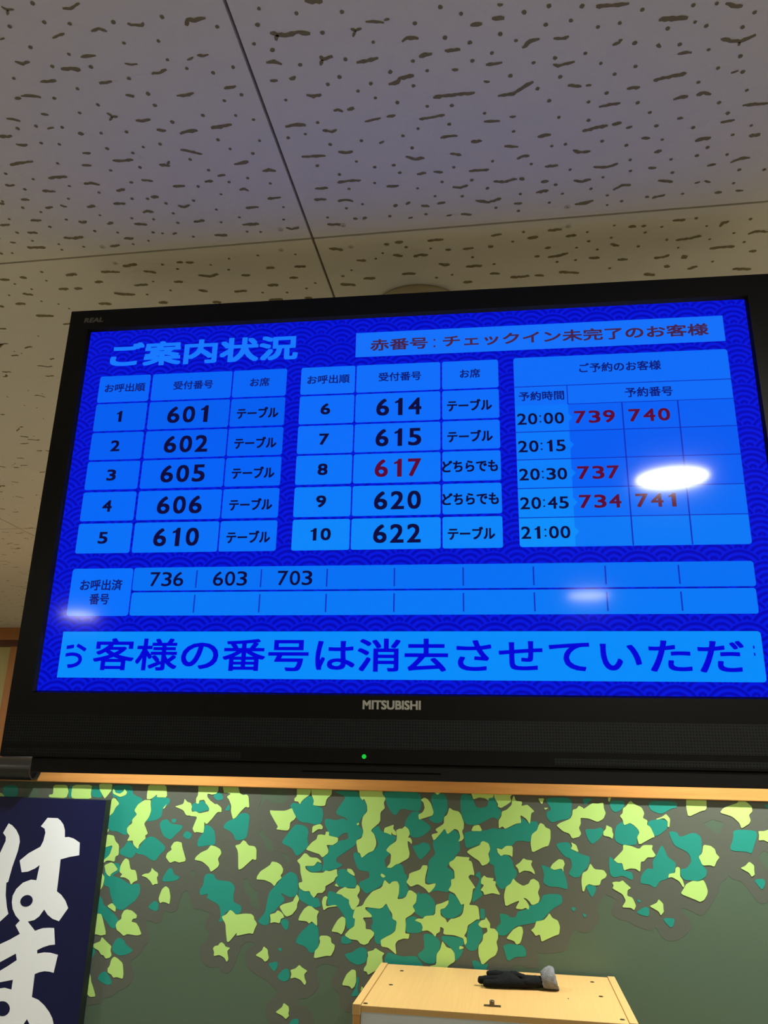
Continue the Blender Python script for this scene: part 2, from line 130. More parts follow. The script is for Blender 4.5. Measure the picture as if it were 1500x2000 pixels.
LEAF_TEAL = "-17735,15285 -17139,15299 -17124,14879 -17592,14867 -17694,14986;-15219,15347 -15097,15350 -15061,14935 -15218,14957;-14365,15368 -14053,15322 -13911,14966 -14367,14980;-13727,10545 -13493,10319 -13550,10127 -13698,9978 -13748,10306;-13653,15386 -12872,15405 -12864,15113 -12398,14967 -12709,14618 -12602,14477 -12757,14304 -12899,14040 -12869,13810 -13048,13829 -13269,13925 -13564,13916 -13657,14354 -13295,14758 -13421,15019 -13567,14988;-12158,14947 -12000,15110 -11458,15019 -11496,14835 -11712,14673 -11713,14439 -11875,14318 -12306,14240 -12113,14583;-11770,14179 -11698,14310 -11500,14368 -11366,14218 -10926,14180 -10970,14051 -11155,13892 -11308,13709 -11551,13802 -11653,13927;-11355,14372 -11181,14378 -11195,14249 -11327,14257;-10919,13849 -10795,14031 -10552,13912 -10676,13731;-10167,14230 -9948,14186 -9788,14013 -9722,13612 -9949,13604 -10367,13515 -10364,13766 -10211,13949;-12018,13812 -11805,13743 -11458,13501 -11500,13374 -11632,13268 -11778,13037 -11988,13104 -12177,13223 -12470,13238 -12678,13484 -12432,13391 -12212,13729;-13070,13343 -12912,13476 -12819,13658 -12561,13488 -12477,13288 -12625,13081 -13082,13216;-10709,14857 -10316,14998 -10156,14847 -9916,14750 -10419,14581 -10624,14601;-11269,12869 -11151,12837 -11074,12666 -10840,12602 -10996,12473 -11475,12428 -11438,12603;-13533,12870 -13047,12964 -12955,12717 -13250,12530 -12953,12492 -12549,12286 -12243,12372 -12179,12104 -12291,11855 -12579,11647 -12733,11519 -13029,11578 -13114,11770 -13231,11986 -13291,12205 -13530,12245;-13719,11940 -13506,11875 -13416,11658 -13230,11569 -12811,11249 -12813,11056 -13027,10950 -13396,11318 -13675,11451;-13639,13399 -13341,13486 -13415,13178 -13690,12940;-12797,10734 -12561,10674 -12486,10536 -12184,10386 -12392,10258 -12666,10197 -12907,10302 -12947,10489;-13217,9700 -13055,9755 -12786,9446 -12912,9346 -13117,9404 -13330,9508;-11791,11743 -11664,11870 -11514,11804 -11494,11635 -11567,11535 -11864,11643;-10018,12733 -9710,12745 -9608,12553 -9161,12547 -9014,12456 -8950,12362 -8989,12167 -8968,11928 -8686,11845 -8695,11631 -8855,11576 -9139,11682 -9263,11533 -9247,11357 -9439,11347 -9342,11494 -9429,11836 -9775,11965 -9893,12032 -9821,12156 -10120,12070 -10140,12264 -10038,12365;-8946,14624 -8719,14631 -8626,14532 -8642,14379 -8650,14126 -8684,13848 -9041,13749 -9144,13959 -9325,14079 -9530,14148 -9433,14329 -9213,14425;-9968,15137 -9835,15271 -9641,15198 -9583,15044 -9809,14986;-9522,14684 -9371,14920 -9322,14690;-6594,15253 -6446,15078 -6495,14950 -6186,14882 -6123,14708 -6163,14406 -6352,14337 -6603,14392 -6881,14408 -7056,14554 -7150,14728 -7272,14902 -7167,15007 -6969,14962 -6838,15118;-7044,14353 -6680,14289 -6588,14118 -6631,13893 -6567,13722 -6669,13596 -6825,13443 -6957,13365 -7138,13628 -7504,13739 -7353,13968 -7250,14096;-7148,12919 -6954,12854 -6864,12713 -6837,12259 -7072,12130 -7463,12304 -7231,12076 -7461,11876 -7586,11717 -7744,11662 -7723,11358 -7908,11302 -8132,11409 -7932,11630 -7884,11715 -7815,12265 -7585,12491 -7409,12715;-7378,11445 -7277,11543 -7085,11482 -7099,11271 -7175,11198 -7289,11309;-6362,11423 -6147,11387 -6109,11157 -6089,10746 -6215,10649 -6344,10596 -6512,10793 -6861,10867 -6767,11079 -6538,11252;-7697,10252 -7384,10337 -7373,10179 -7469,10027 -7581,10122;-7160,10145 -7001,10131 -6971,9863 -7135,9764 -7406,9884;-7409,10701 -7263,10709 -7307,10569;-6839,8788 -6608,8824 -6621,8607 -6929,8587;-5865,15399 -5389,15234 -5492,15079 -5649,14873 -5724,14694 -5363,14580 -5278,14483 -5472,14577 -5688,14495 -6074,14558 -6065,14359 -5946,14164 -5885,14017 -5584,13978 -5507,14079 -5293,14160 -5257,13940 -5607,13879 -5872,13747 -5906,13598 -5914,13476 -6098,13348 -6038,13228 -6106,12960 -5998,12964 -5599,13052 -5389,13180 -5634,13244 -5639,13364 -5324,13570 -5009,13777 -5013,13911 -4803,14053 -4780,14201 -4949,14394 -4822,14646 -4664,14826 -4727,15100 -4921,15196 -4984,15422;-4179,15443 -2898,15476 -2893,14853 -3212,14868 -3561,14932 -3718,14704 -3826,14751 -3991,14945 -4063,15143;-3212,14843 -2893,14853 -2939,14067 -3203,14058 -3446,14392 -3395,14590;-4275,14415 -4217,14220 -3867,14133 -3693,14066 -3731,13943 -4017,13690 -3856,13575 -4064,13399 -4033,13208 -3992,13138 -3587,13273 -3481,13205 -3451,13016 -3320,12950 -3343,12713 -3262,12529 -3363,12338 -3621,12257 -3576,12657 -3657,12795 -3863,12645 -4024,12827 -4151,12609 -4435,12456 -4617,12354 -4779,12489 -4917,12672 -4525,12831 -4557,13020 -4929,13030 -5106,13505 -5002,13582 -4865,13490 -4808,13395 -4600,13560 -4428,13627 -4260,13827 -4401,14091 -4526,14234;-5571,13029 -5304,13063 -5030,12858 -4945,12719 -4965,12516 -5283,12515 -5523,12529 -5663,12690 -5563,12849;-6835,12450 -6479,12370 -6362,12185 -6175,12193 -6056,11939 -6319,11880 -6594,12009 -6815,12118;-6655,13096 -6357,13107 -6255,13244 -6088,13154 -6106,12960 -6468,12909;-5865,12419 -5622,12359 -5272,12232 -5164,12166 -5159,12049 -5022,11892 -4946,11965 -4990,11731 -4960,11639 -4979,11431 -5210,11305 -5276,11648 -5359,11760 -5553,11985 -5897,11970;-4644,11979 -4187,11958 -3996,12124 -3888,11966 -3779,11695 -3636,11632 -3682,11356 -3962,11183 -4114,11108 -4136,10948 -4318,11007 -4337,11256 -4404,11344 -4459,11456 -4384,11551 -4428,11710;-6804,11020 -6681,11187 -6478,11359 -6351,11481 -6160,11374 -6096,11147 -6082,10872 -6306,10632 -6500,10805 -6793,10836;-5231,11166 -5096,11059 -5016,10994 -5169,10918 -5378,10930 -5385,11113;-4855,10843 -4623,10855 -4543,10769 -4559,10454 -4838,10349 -5099,10447 -5288,10640 -5005,10700;-3901,10780 -3670,10702 -3339,10652 -2961,10717 -2882,10344 -3664,10390 -3919,10399 -4023,10527;-3355,11737 -3073,11819 -2918,11643 -2916,11325 -3119,11338 -3374,11326;-3028,12446 -2926,12520 -2921,11918 -3075,11934 -3153,12069;-4854,10059 -4775,10019 -4816,9708 -4759,9535 -5038,9497 -4868,9749;-3435,14540 -3198,14794 -2878,14606 -2612,14443 -2585,14322 -2795,14144 -3057,14038 -3217,14130 -3326,14371;-2617,15408 -2085,15422 -2033,14927 -2165,14726 -2218,14553 -2428,14498 -2692,14636 -2534,14740 -2508,14864;-1635,15434 -1267,15394 -1142,15002 -777,15037 -719,15359 -510,15364 -466,15046 -313,14928 -449,14656 -524,14727 -627,14748 -1019,14542 -1227,14487 -1434,14504 -1537,14599 -1639,14914;-1540,14307 -429,14391 33,14454 18,13928 -210,13920 -289,13822 -517,13862 -470,13698 -371,13607 7,13550 -11,12920 -266,12725 -394,12650 -565,12828 -560,13083 -604,13362 -769,13380 -723,13807 -796,13971 -1028,13939 -1467,13781 -1517,14018;-2087,14338 -1826,14346 -1671,14206 -1672,13989 -1648,13726 -1830,13553 -1857,13433 -1986,13357 -2089,13235 -1858,13126 -1859,12915 -1989,12583 -2040,12511 -2450,12563 -2603,12464 -2424,12751 -2760,12737 -2659,13213 -2660,13403 -2426,13603 -2531,13863 -2506,14009 -2297,14185 -2139,14360;-3187,13816 -3003,13847 -2820,13950 -2636,13883 -2583,13741 -2739,13567 -2920,13393 -3053,13580;-3913,13165 -3626,13295 -3468,13230 -3412,12994 -3306,12904 -3354,12619 -3325,12386 -3608,12258 -3589,12656 -3750,12862;-3015,12400 -2706,12483 -2500,12306 -2423,12171 -2473,11870 -2779,11741 -3061,11866 -3140,12069;-2014,12535 -1760,12407 -1660,12250 -1559,12209 -1612,11955 -1840,11808 -2118,11772 -2270,11925 -2270,12017 -2041,12211;-3368,11737 -3086,11773 -2880,11622 -2828,11488 -2852,11351 -3361,11304;-2245,11313 -1592,11278 -1544,11079 -1719,11026 -1570,10967 -1646,10786 -1846,10598 -1845,10842 -1944,10970 -2144,11116 -2245,11178;-1439,11600 -1136,11795 -1061,11776 -1015,11575 -969,11354 -1121,11101 -1173,10965 -1372,10911 -1544,11057 -1468,11217;-2827,11352 -2447,11303 -2270,11132 -2295,10930 -2395,10791 -2420,10524 -2745,10506 -3024,10736 -2748,10906;-3656,10613 -3403,10671 -3100,10709 -2846,10545 -2795,10415 -3651,10369;-1350,10691 -1103,10660 -1007,10556 -809,10632 -936,10385 -1231,10369;-1056,12117 -906,12101 -911,11806 -1061,11821;-484,12007 -211,11974 -91,11844 -225,11435 -522,11420 -592,11596 -415,11739;-1277,12520 -1174,12675 -1043,12948 -1220,13034 -1040,13181 -994,12856 -1048,12622 -950,12488 -1204,12316 -1306,12243;286,14776 534,14590 562,14663 791,14670 807,14431 600,14281 540,14041 340,14082 86,14073 -20,13927 -223,13920 -479,13863 -734,13902 -985,14229 -672,14432 -429,14403 -237,14397 152,14578 280,14606;997,15380 1887,15404 1838,14943 1780,14773 1450,14715 1220,14636 1074,14775 1056,14944 1237,15022;1269,14043 1696,14105 1790,13990 1761,13907 2003,13799 2123,13745 2342,13706 2277,13426 2070,13234 1990,13116 1817,13086 1651,13194 1784,13384 1747,13638 1575,13655;819,13440 1114,13335 1485,13326 1594,13031 1628,12735 1337,12814 1066,12803 873,12910 933,13166;2215,14500 2512,14486 2714,14564 2806,14448 2669,14232 2411,14035 2275,14242;2148,12871 2273,12933 2465,12884 2456,12748 2323,12539 2236,12716;2189,15388 2541,15397 2252,15172;-619,13292 -483,13673 -103,13652 -11,13338 110,13180 55,13015 -100,12847 -406,12673 -551,12898;859,12566 1058,12609 1426,12613 1451,12365 1163,12217 960,12028 807,11864 583,11786 312,11729 15,11670 -288,11387 -535,11397 -579,11619 -403,11740 -471,12007 -274,11926 22,11894 77,12077 325,12134 478,12277 777,12358;-393,11116 -195,11192 24,11159 196,11168 313,11042 294,10843 -9,10849 -257,10683 -347,11008;1677,12263 1848,12270 1768,12132;2009,12121 2152,12083 2074,11990;3149,14601 3380,14750 3599,14710 3716,14643 3830,14529 3843,14388 3775,14293 3747,14082 3577,14076 3332,14067 3096,14176;3024,15338 3522,15352 3406,15108 3175,14982 3035,15122;4189,15370 5068,15370 5026,15179 4880,15175 4547,14975 4217,15108;4168,14798 4562,14858 4726,14792 4707,14580 4348,14335 4281,14403 4109,14679;4488,14131 4580,13949 4636,13768 4885,13617 4761,13294 4535,13150 4341,13097 4205,12889 4047,12995 3761,13006 3829,13258 4011,13447 4200,13409 4168,13613 4332,13848;2898,13773 3058,13617 3272,13556 3306,13351 3569,13316 3574,13066 3272,13213 3025,13134 2886,13220;3633,12573 3773,12535 3696,12464;4713,14510 4976,14496 5034,14335 5457,14511 5682,14380 5639,13942 5533,13823 5626,13577 5754,13446 5688,13264 5441,13131 5303,13159 5067,13149 4961,13280 4978,13461 5144,13468 5329,13679 5258,13928 4869,14098 4809,14235;6607,14618 7264,14617 7295,14480 7166,14178 7069,13948 6937,14011 6423,14015 6605,14388;7033,13251 7336,13285 7365,13154 7252,12972 7170,13057;7563,15345 7755,15374 7711,15209;3619,12239 3867,12383 3983,12344 3963,12100 3638,12173;4315,12094 4667,12111 4681,12002 4571,11811"
BANNER_LETTERS = "-15629,14295 -15258,14293 -15141,14224 -15016,14099 -14933,13921 -14898,13704 -14760,13717 -14576,13677 -14334,13553 -14295,13168 -14632,13105 -14942,13018 -14927,12656 -14914,12050 -14737,11948 -14565,11784 -14435,11572 -14696,11174 -14937,11235 -15131,11347 -15272,11493 -15411,11285 -15565,11169 -15788,11111 -16075,11128 -16257,11270 -16396,11459 -16462,11652 -16469,11849 -16375,12063 -16173,12258 -15896,12363 -15701,12351 -15664,12815 -15809,12709 -16057,12599 -16275,12571 -16415,12926 -16129,13164 -15733,13382 -15659,13564 -15629,13821 -15681,13948 -15828,14016;-17033,14074 -16890,14014 -16712,13876 -16571,13687 -16514,13509 -16531,13226 -16646,12715 -16710,12260 -16771,12233 -16724,11862 -16610,11498 -16521,11307 -16778,11064 -16942,10996 -17164,11596 -17271,12213 -17264,12792 -17178,13127 -17040,13516 -17058,13645 -17185,13765;-16075,11128 -15788,11111 -15487,10856 -15235,10945 -15008,10967 -14829,10969 -14721,10494 -14922,10465 -15139,10390 -15311,10304 -15294,10206 -15058,10253 -14829,10253 -14570,10208 -14635,9693 -14795,9719 -14966,9721 -15131,9682 -15277,9623 -15262,8980 -15024,8914 -14804,8780 -14607,8611 -14466,8440 -14399,8288 -14406,8087 -14623,8051 -14997,8117 -15178,8194 -15321,8365 -15409,8225 -15635,8076 -16185,7997 -16500,8157 -16759,8594 -16664,8990 -16409,9154 -16241,9182 -16004,9143 -16005,9420 -16442,9326 -16800,9236 -16855,9512 -16504,9649 -16244,9803 -15974,9982 -16038,10167 -16552,9892 -16901,9744 -16999,10236 -16651,10408 -16329,10556 -16004,10740 -16204,10982"
BANNER_HOLES = "-15771,11839 -15741,11801 -15725,11758 -15723,11712 -15737,11666 -15764,11624 -15804,11589 -15853,11562 -15908,11546 -15965,11542 -16021,11550 -16072,11569 -16114,11599 -16144,11637 -16160,11680 -16162,11726 -16148,11772 -16121,11814 -16081,11850 -16032,11877 -15977,11892 -15919,11897 -15863,11889 -15812,11869;-15956,8615 -15955,8561 -15972,8510 -16005,8465 -16052,8429 -16110,8404 -16176,8393 -16244,8396 -16311,8413 -16371,8442 -16420,8483 -16456,8531 -16476,8584 -16477,8638 -16461,8690 -16428,8735 -16380,8771 -16322,8796 -16256,8807 -16187,8804 -16120,8787 -16060,8757 -16011,8717 -15975,8668"
PIT_WORMS = "230:-5384,5776 -5337,5823 -5263,5830;232:-5337,5823 -5381,5881;230:-4712,5892 -4625,5900 -4488,5857;243:-5031,6222 -4944,6200 -4859,6185;240:-4536,6201 -4437,6181 -4356,6225;238:-4074,6158 -4045,6188 -3920,6205 -3891,6176;355:-3420,6278 -3373,6214 -3301,6224 -3168,6216;244:-5657,6162 -5589,6147;258:-5660,6459 -5588,6505 -5484,6482;391:-5164,6634 -5045,6642 -4929,6672;254:-4836,6504 -4737,6503 -4644,6512;259:-4353,6657 -4284,6685 -4201,6688;255:-3583,6716 -3498,6681;255:-3444,6664 -3372,6684 -3304,6672;264:-4095,6842 -3985,6838 -3887,6803;268:-5519,6774 -5413,6781 -5310,6779;336:-4800,6888 -4709,6889 -4629,6884;277:-5988,6967 -5903,6966;276:-5886,6941 -5774,6947 -5644,6992;277:-4557,7095 -4502,7122 -4454,7128;277:-3920,7190 -3808,7205 -3686,7178;273:-3290,7164 -3208,7163 -3129,7146;291:-6291,7250 -6215,7273 -6131,7314;289:-5794,7239 -5701,7264;290:-4930,7331 -4890,7399 -4817,7408;293:-4890,7399 -4954,7454;294:-4613,7499 -4533,7517 -4412,7508;301:-4407,7685 -4290,7714;377:-4125,7788 -4038,7768 -3869,7764;373:-3676,7750 -3551,7744 -3385,7722;297:-5850,7481 -5750,7468;378:-5484,7612 -5408,7627;310:-6430,7676 -6363,7708 -6275,7706;317:-5605,7946 -5489,7961;316:-4231,8062 -4104,8111 -3964,8176;363:-5255,8130 -5112,8149 -4960,8149;324:-6743,8028 -6593,8008 -6374,8002;327:-5729,8158 -5595,8180;328:-4638,8287 -4494,8330;323:-4520,8302 -4465,8236;407:-3589,8416 -3473,8402 -3375,8385;336:-6347,8331 -6202,8334 -6059,8342;343:-7055,8382 -6990,8407 -6913,8400;341:-5891,8509 -5780,8502 -5667,8553;373:-3236,8590 -3139,8577 -3046,8614;340:-5021,8536 -4860,8577;345:-4623,8722 -4442,8729;340:-4125,8691 -4000,8686;335:-3901,8606 -3782,8591;349:-6580,8565 -6392,8605;357:-7008,8703 -6881,8719;347:-5486,8703 -5344,8684;348:-3683,8915 -3602,8904 -3551,8948;354:-5037,8896 -4918,8900;361:-5665,8955 -5478,8973;364:-4709,9115 -4627,9159 -4525,9126;356:-3328,9143 -3119,9137;365:-3712,9296 -3513,9298;364:-6743,8917 -6613,8910;364:-6480,8881 -6399,8937;408:-6096,8975 -5961,8969;368:-5307,9200 -5226,9175 -5138,9209;377:-7135,9160 -6960,9170;381:-7683,9201 -7514,9198;380:-6384,9254 -6353,9306 -6264,9269;380:-5976,9383 -5868,9354;382:-5557,9429 -5359,9465;378:-4614,9504 -4429,9485;382:-3885,9660 -3621,9669;388:-3226,9802 -3150,9854 -3025,9815;391:-7351,9415 -7190,9448;397:-6842,9604 -6676,9638 -6512,9620;397:-5880,9748 -5719,9749;394:-4405,9842 -4202,9867;391:-5058,9742 -4979,9708;402:-7772,9606 -7688,9629;407:-7572,9768 -7269,9799;405:-6199,9903 -6025,9892;367:-2500,6493 -2419,6527 -2288,6545 -2178,6526 -2045,6561;340:-2419,6527 -2461,6598;269:-1393,6502 -1273,6515 -1189,6539;273:-1575,6564 -1521,6591 -1453,6574;277:-1521,6591 -1571,6664;323:-2661,6874 -2565,6869 -2478,6917;354:-2003,6866 -1984,6918 -1854,6893;359:-1990,6917 -2026,6994;323:-1592,7016 -1460,7005 -1327,6980;303:-2689,7128 -2594,7133;400:-2444,7142 -2362,7108;349:-2299,7391 -2216,7430 -2113,7408;288:-2015,7678 -1956,7669 -1898,7709;430:-1838,7692 -1746,7664;295:-1650,7901 -1565,7895 -1437,7869;334:-2697,7855 -2571,7832 -2425,7868;303:-2227,7972 -2115,8013 -2040,7983;321:-2619,8396 -2454,8412 -2286,8419;319:-2097,8368 -2006,8408 -1902,8384;310:-1521,8295 -1453,8259;341:-2233,8946 -2073,8930 -1890,8943;347:-2583,9027 -2388,9036;358:-2649,9251 -2466,9263;358:-2306,9327 -2187,9309 -2081,9355;383:-2577,9810 -2355,9844;377:-2151,9721 -2088,9747;422:-2012,9762 -1945,9724;400:-2009,6155 -1929,6181 -1815,6187;429:-6239,10431 -5975,10406;439:-6686,10535 -6365,10574;441:-7344,10558 -7134,10539;446:-8182,10509 -8065,10538;440:-5949,10595 -5752,10669;426:-5288,10441 -5178,10447;426:-5135,10452 -4998,10469;445:-5057,10826 -4873,10885 -4703,10832;443:-4322,10914 -4165,10919;433:-3840,10771 -3698,10774;431:-3359,10794 -3163,10803;446:-3526,11083 -3371,11095;411:-2677,10387 -2459,10453;424:-2292,10749 -2138,10775;447:-2267,11257 -2061,11267;457:-2692,11370 -2432,11423;452:-6944,10800 -6793,10803;462:-7692,10926 -7510,10933;462:-7405,10937 -7259,10955;456:-6293,10977 -6041,10977;452:-5553,10959 -5394,10971;466:-5221,11244 -5068,11301;465:-4602,11357 -4371,11369;457:-3961,11248 -3768,11264;471:-8423,10974 -8251,11034;471:-6766,11155 -6578,11217 -6403,11237;485:-8748,11261 -8554,11276;486:-7203,11427 -6979,11478;477:-4070,11690 -3809,11689;483:-6090,11533 -5926,11552;482:-5106,11633 -4944,11652;505:-8594,11672 -8253,11712;449:-8569,10530 -8397,10551;489:-9086,11305 -9009,11314;475:-3411,11696 -3275,11712;350:1137,6654 1251,6654 1375,6677 1489,6662;322:2518,6801 2594,6841 2705,6865;290:73,6490 134,6498;238:-1184,6507 -1121,6506;391:-232,6696 -101,6704;387:11,6649 146,6661;389:1839,6913 1980,6913 2151,6930;309:-1021,6804 -957,6766 -827,6790;352:-848,7033 -770,7012 -692,7012;317:-543,6990 -362,6997;343:354,7075 434,6991 543,6979;310:699,6993 794,7006 872,6990;313:1370,7167 1441,7142 1470,7103;376:1594,7186 1641,7159;412:1877,7224 1919,7273;314:2572,7250 2691,7286 2795,7316 2949,7244;253:2795,7316 2794,7366;256:2130,7387 2223,7382 2287,7391;327:-74,7242 22,7248 118,7236;363:-479,7257 -403,7267;263:710,7346 771,7376 961,7337;403:-1259,7366 -1141,7359 -1111,7299 -938,7288;271:-106,7480 -36,7493;348:-739,7643 -584,7624 -394,7629 -221,7633;343:59,7716 247,7710 386,7609 486,7558;344:903,7669 1070,7710;274:1119,7705 1185,7703;310:1616,7816 1771,7810;372:1914,7727 2053,7709 2287,7674;300:2804,7742 2884,7716;286:1312,8055 1434,8031 1567,8028;317:2205,8052 2292,8032 2375,8028;349:2471,8025 2555,7997 2647,8032;287:3069,8260 3218,8256 3371,8264;292:-1359,7859 -1242,7853;293:-949,7954 -774,7947 -618,7926;296:-126,8103 -28,8107 79,8121;293:200,8066 281,8068;377:1139,8430 1313,8388 1456,8372;335:1504,8365 1622,8343;300:1690,8445 1766,8421;295:2310,8369 2382,8370;297:2869,8505 3035,8484;307:-705,8301 -602,8288 -478,8295;349:-306,8420 -160,8425;345:566,8452 664,8434 737,8430;309:1912,8648 2027,8659;387:2617,8792 2690,8757 2807,8755;384:3284,8781 3425,8778;364:-1200,8568 -1085,8640 -950,8629;321:-598,8598 -448,8641;315:131,8558 317,8591;359:1041,8739 1119,8795 1276,8792;322:302,8817 353,8777 466,8772;358:2119,8924 2214,8904;328:-1415,8709 -1358,8716;335:-1089,8923 -955,8915;334:-853,8903 -722,8930;374:-360,8956 -83,8962;329:680,9000 860,9004;331:1342,9095 1523,9118 1670,9069;374:2087,9204 2195,9223;370:2874,9271 2985,9247;325:3171,9246 3293,9181 3409,9187;346:-1547,9111 -1370,9118;391:-608,9240 -493,9270 -391,9226;343:-25,9200 126,9229 305,9191;427:340,9180 405,9224;342:638,9294 745,9293;343:1090,9326 1216,9357 1330,9331;346:1664,9590 1777,9505 1901,9516;344:2261,9475 2471,9527;344:2777,9591 2849,9575;344:2905,9561 2993,9603;394:573,9505 753,9480;361:-296,9557 -101,9626 79,9561;362:263,9699 382,9703;408:1145,9826 1308,9814 1407,9771;355:2238,9827 2411,9779;357:2136,9787 2192,9805;353:3103,9830 3200,9826;352:3382,9817 3489,9831;363:-1497,9551 -1451,9495;361:-1320,9517 -1250,9470;365:-1097,9567 -975,9605;361:-857,9564 -735,9546;376:-1320,9825 -1252,9810;373:-739,9845 -660,9826;373:-526,9831 -363,9863;389:780,10371 992,10367;394:-89,10386 77,10376;397:472,10518 641,10507;395:1062,10547 1224,10536;434:1990,10431 2105,10445;385:2181,10448 2254,10434;379:2623,10374 2808,10373;430:3347,10599 3383,10515 3461,10489;391:3822,10832 3910,10776 4105,10812;399:2761,10850 2949,10835 3128,10783;405:-1780,10387 -1701,10409;402:-1604,10370 -1469,10367;399:-1084,10389 -833,10389;409:-544,10668 -372,10656;458:-140,10652 -59,10649;409:751,10807 846,10793;458:1770,10822 1906,10884;419:-1677,10675 -1524,10727;417:-1352,10762 -1243,10728 -1111,10744;412:-821,10641 -732,10664;418:809,11045 970,11018 1129,10971;419:595,10985 677,11002;421:1464,11138 1635,11152;423:1927,11241 2089,11254;421:2501,11257 2642,11268 2730,11206;945:2931,11290 3024,11301;408:3324,11122 3699,11116;413:3952,11276 4067,11277;430:-963,11000 -874,11045 -780,11043;431:-520,11137 -254,11134;441:-134,11375 36,11395;444:206,11517 525,11519;444:609,11508 767,11541;440:1007,11462 1341,11531;443:2407,11688 2594,11746;432:3089,11629 3240,11578;432:2695,11505 2797,11531;435:3821,11725 4117,11760;441:-1599,11206 -1362,11220;452:-586,11562 -434,11572"
PIT_DOTS = "-5013,5786 -5439,6018 -5012,6020 -4731,6077 -4227,6125 -3650,6138 -3077,6337 -4234,6396 -3820,6424 -5358,6301 -4955,6449 -5248,6582 -4784,6651 -3820,6678 -3636,6825 -3342,6926 -3074,6881 -5817,6682 -4400,6869 -5111,6928 -5482,7026 -4268,7117 -4258,7299 -4979,7196 -5281,7285 -3349,7345 -3107,7285 -3708,7532 -4146,7585 -5972,7417 -6240,7422 -5638,7482 -5172,7644 -4820,7667 -3658,7952 -3078,7685 -3285,7591 -6071,7700 -5836,7753 -5225,7910 -4716,7948 -4463,7925 -4908,8031 -3549,8131 -3266,8251 -3106,8041 -6051,8077 -5373,8303 -4929,8299 -4166,8245 -3985,8474 -3487,8694 -6909,8173 -6573,8323 -6129,8521 -5188,8566 -4256,8768 -3777,8740 -3195,8840 -6819,8503 -5760,8706 -3981,8963 -4435,9043 -7306,8699 -6284,8772 -7080,8869 -5333,8891 -5100,8921 -4872,9049 -6861,8994 -4166,9273 -7446,9080 -6563,9202 -5993,9172 -5534,9300 -5208,9364 -4850,9274 -4867,9490 -4194,9562 -3875,9483 -3215,9618 -3143,9345 -6912,9327 -6258,9513 -5911,9593 -5349,9656 -5210,9699 -4755,9836 -7515,9395 -7386,9614 -7004,9746 -6633,9857 -5797,9894 -7906,9868 -8098,9858 -7032,9887 -5512,9845 -3654,9854 -3864,9821 -2535,6185 -2138,6297 -1634,6346 -2612,6374 -1904,6573 -2725,6607 -1350,6767 -2538,6715 -1715,6950 -2267,6952 -1835,7185 -2001,7272 -1475,7330 -1648,7418 -1454,7549 -2574,7434 -2260,7838 -2467,8007 -2711,8042 -2180,8228 -1751,8216 -2441,8587 -1888,8576 -1653,8713 -2171,8791 -2090,9090 -1703,9018 -2535,9656 -1956,9432 -2212,9489 -3259,10469 -3877,10420 -4377,10448 -4741,10570 -5547,10465 -5341,10611 -4487,10735 -7709,10411 -7771,10656 -8174,10861 -3309,11418 -3677,11498 -4110,11447 -5912,10901 -2426,10998 -1970,10740 -1835,10609 -3116,11281 -8385,10681 -8694,10990 -8213,11233 -7947,11355 -7834,11520 -6187,11263 -5718,11193 -2601,11143 -547,6434 -326,6544 365,6621 629,6580 987,6628 1643,6759 2177,6779 2423,6791 2856,6956 -846,6594 605,6805 878,6790 1418,6895 1184,6911 1958,7034 2371,7057 2239,6989 2773,7127 -527,6820 -249,6920 99,6854 275,6963 2131,7261 2470,7377 2852,7514 -926,7079 -231,7168 -2,7093 729,7257 1075,7240 1266,7402 482,7291 1673,7499 2637,7648 2939,7742 -1215,7196 -772,7237 216,7440 804,7533 1445,7577 -961,7432 541,7671 1382,7847 2453,7828 3058,8025 -1191,7655 -825,7764 -517,7792 689,7874 1175,7957 1779,8048 2774,8178 2921,8362 1954,8224 -112,7967 -571,8088 823,8155 1201,8250 2071,8456 2543,8547 3267,8603 -980,8108 -1191,8203 252,8315 1410,8632 2187,8706 3073,8737 -1095,8428 756,8634 936,8625 1733,8746 2803,8920 3089,9085 2695,9058 -1321,8864 -567,8856 -31,8808 494,8928 1029,9104 1823,9022 1856,9233 2365,9082 2433,9341 3323,9401 3660,9439 -1110,9203 -749,9119 -329,9136 -115,9329 351,9504 848,9378 953,9574 1347,9524 1492,9311 2657,9789 3318,9660 1593,9692 1616,9896 1813,9839 -876,9397 -481,9447 -3,9755 328,9864 775,9741 -1591,9744 -1045,9766 410,10362 1775,10374 2489,10499 2963,10358 3763,10475 3153,10557 2261,10603 1382,10482 1763,10664 1426,10710 2621,10820 3272,10887 3600,10780 3812,11023 -1441,10506 -1054,10586 246,10572 1248,10848 1577,10934 2207,10933 2832,11042 963,11179 3447,11473 -399,10891 -56,11117 1830,11456 1256,11167 -762,11328 -1030,11376"
SCREWS = [(-0.3327, 0.9839), (-0.3458, 1.0331), (-0.2321, 1.0392), (-0.2339, 0.9864), (-0.6331, 0.99), (-0.6329, 1.0335), (0.1041, 0.9869), (0.1085, 1.0313)]
TRACED = [(-0.535, 0.57), (0.296, 0.682), (0.447, 1.208), (-0.932, 1.165)]
TV_C = (-0.14759, 1.03751, 1.98070)
TV_ROT = (0.028011, 0.008849, -0.002199)
SEAM_X, SEAM_Y = (-0.2884, -1.7144), (1.0114, 2.4551)

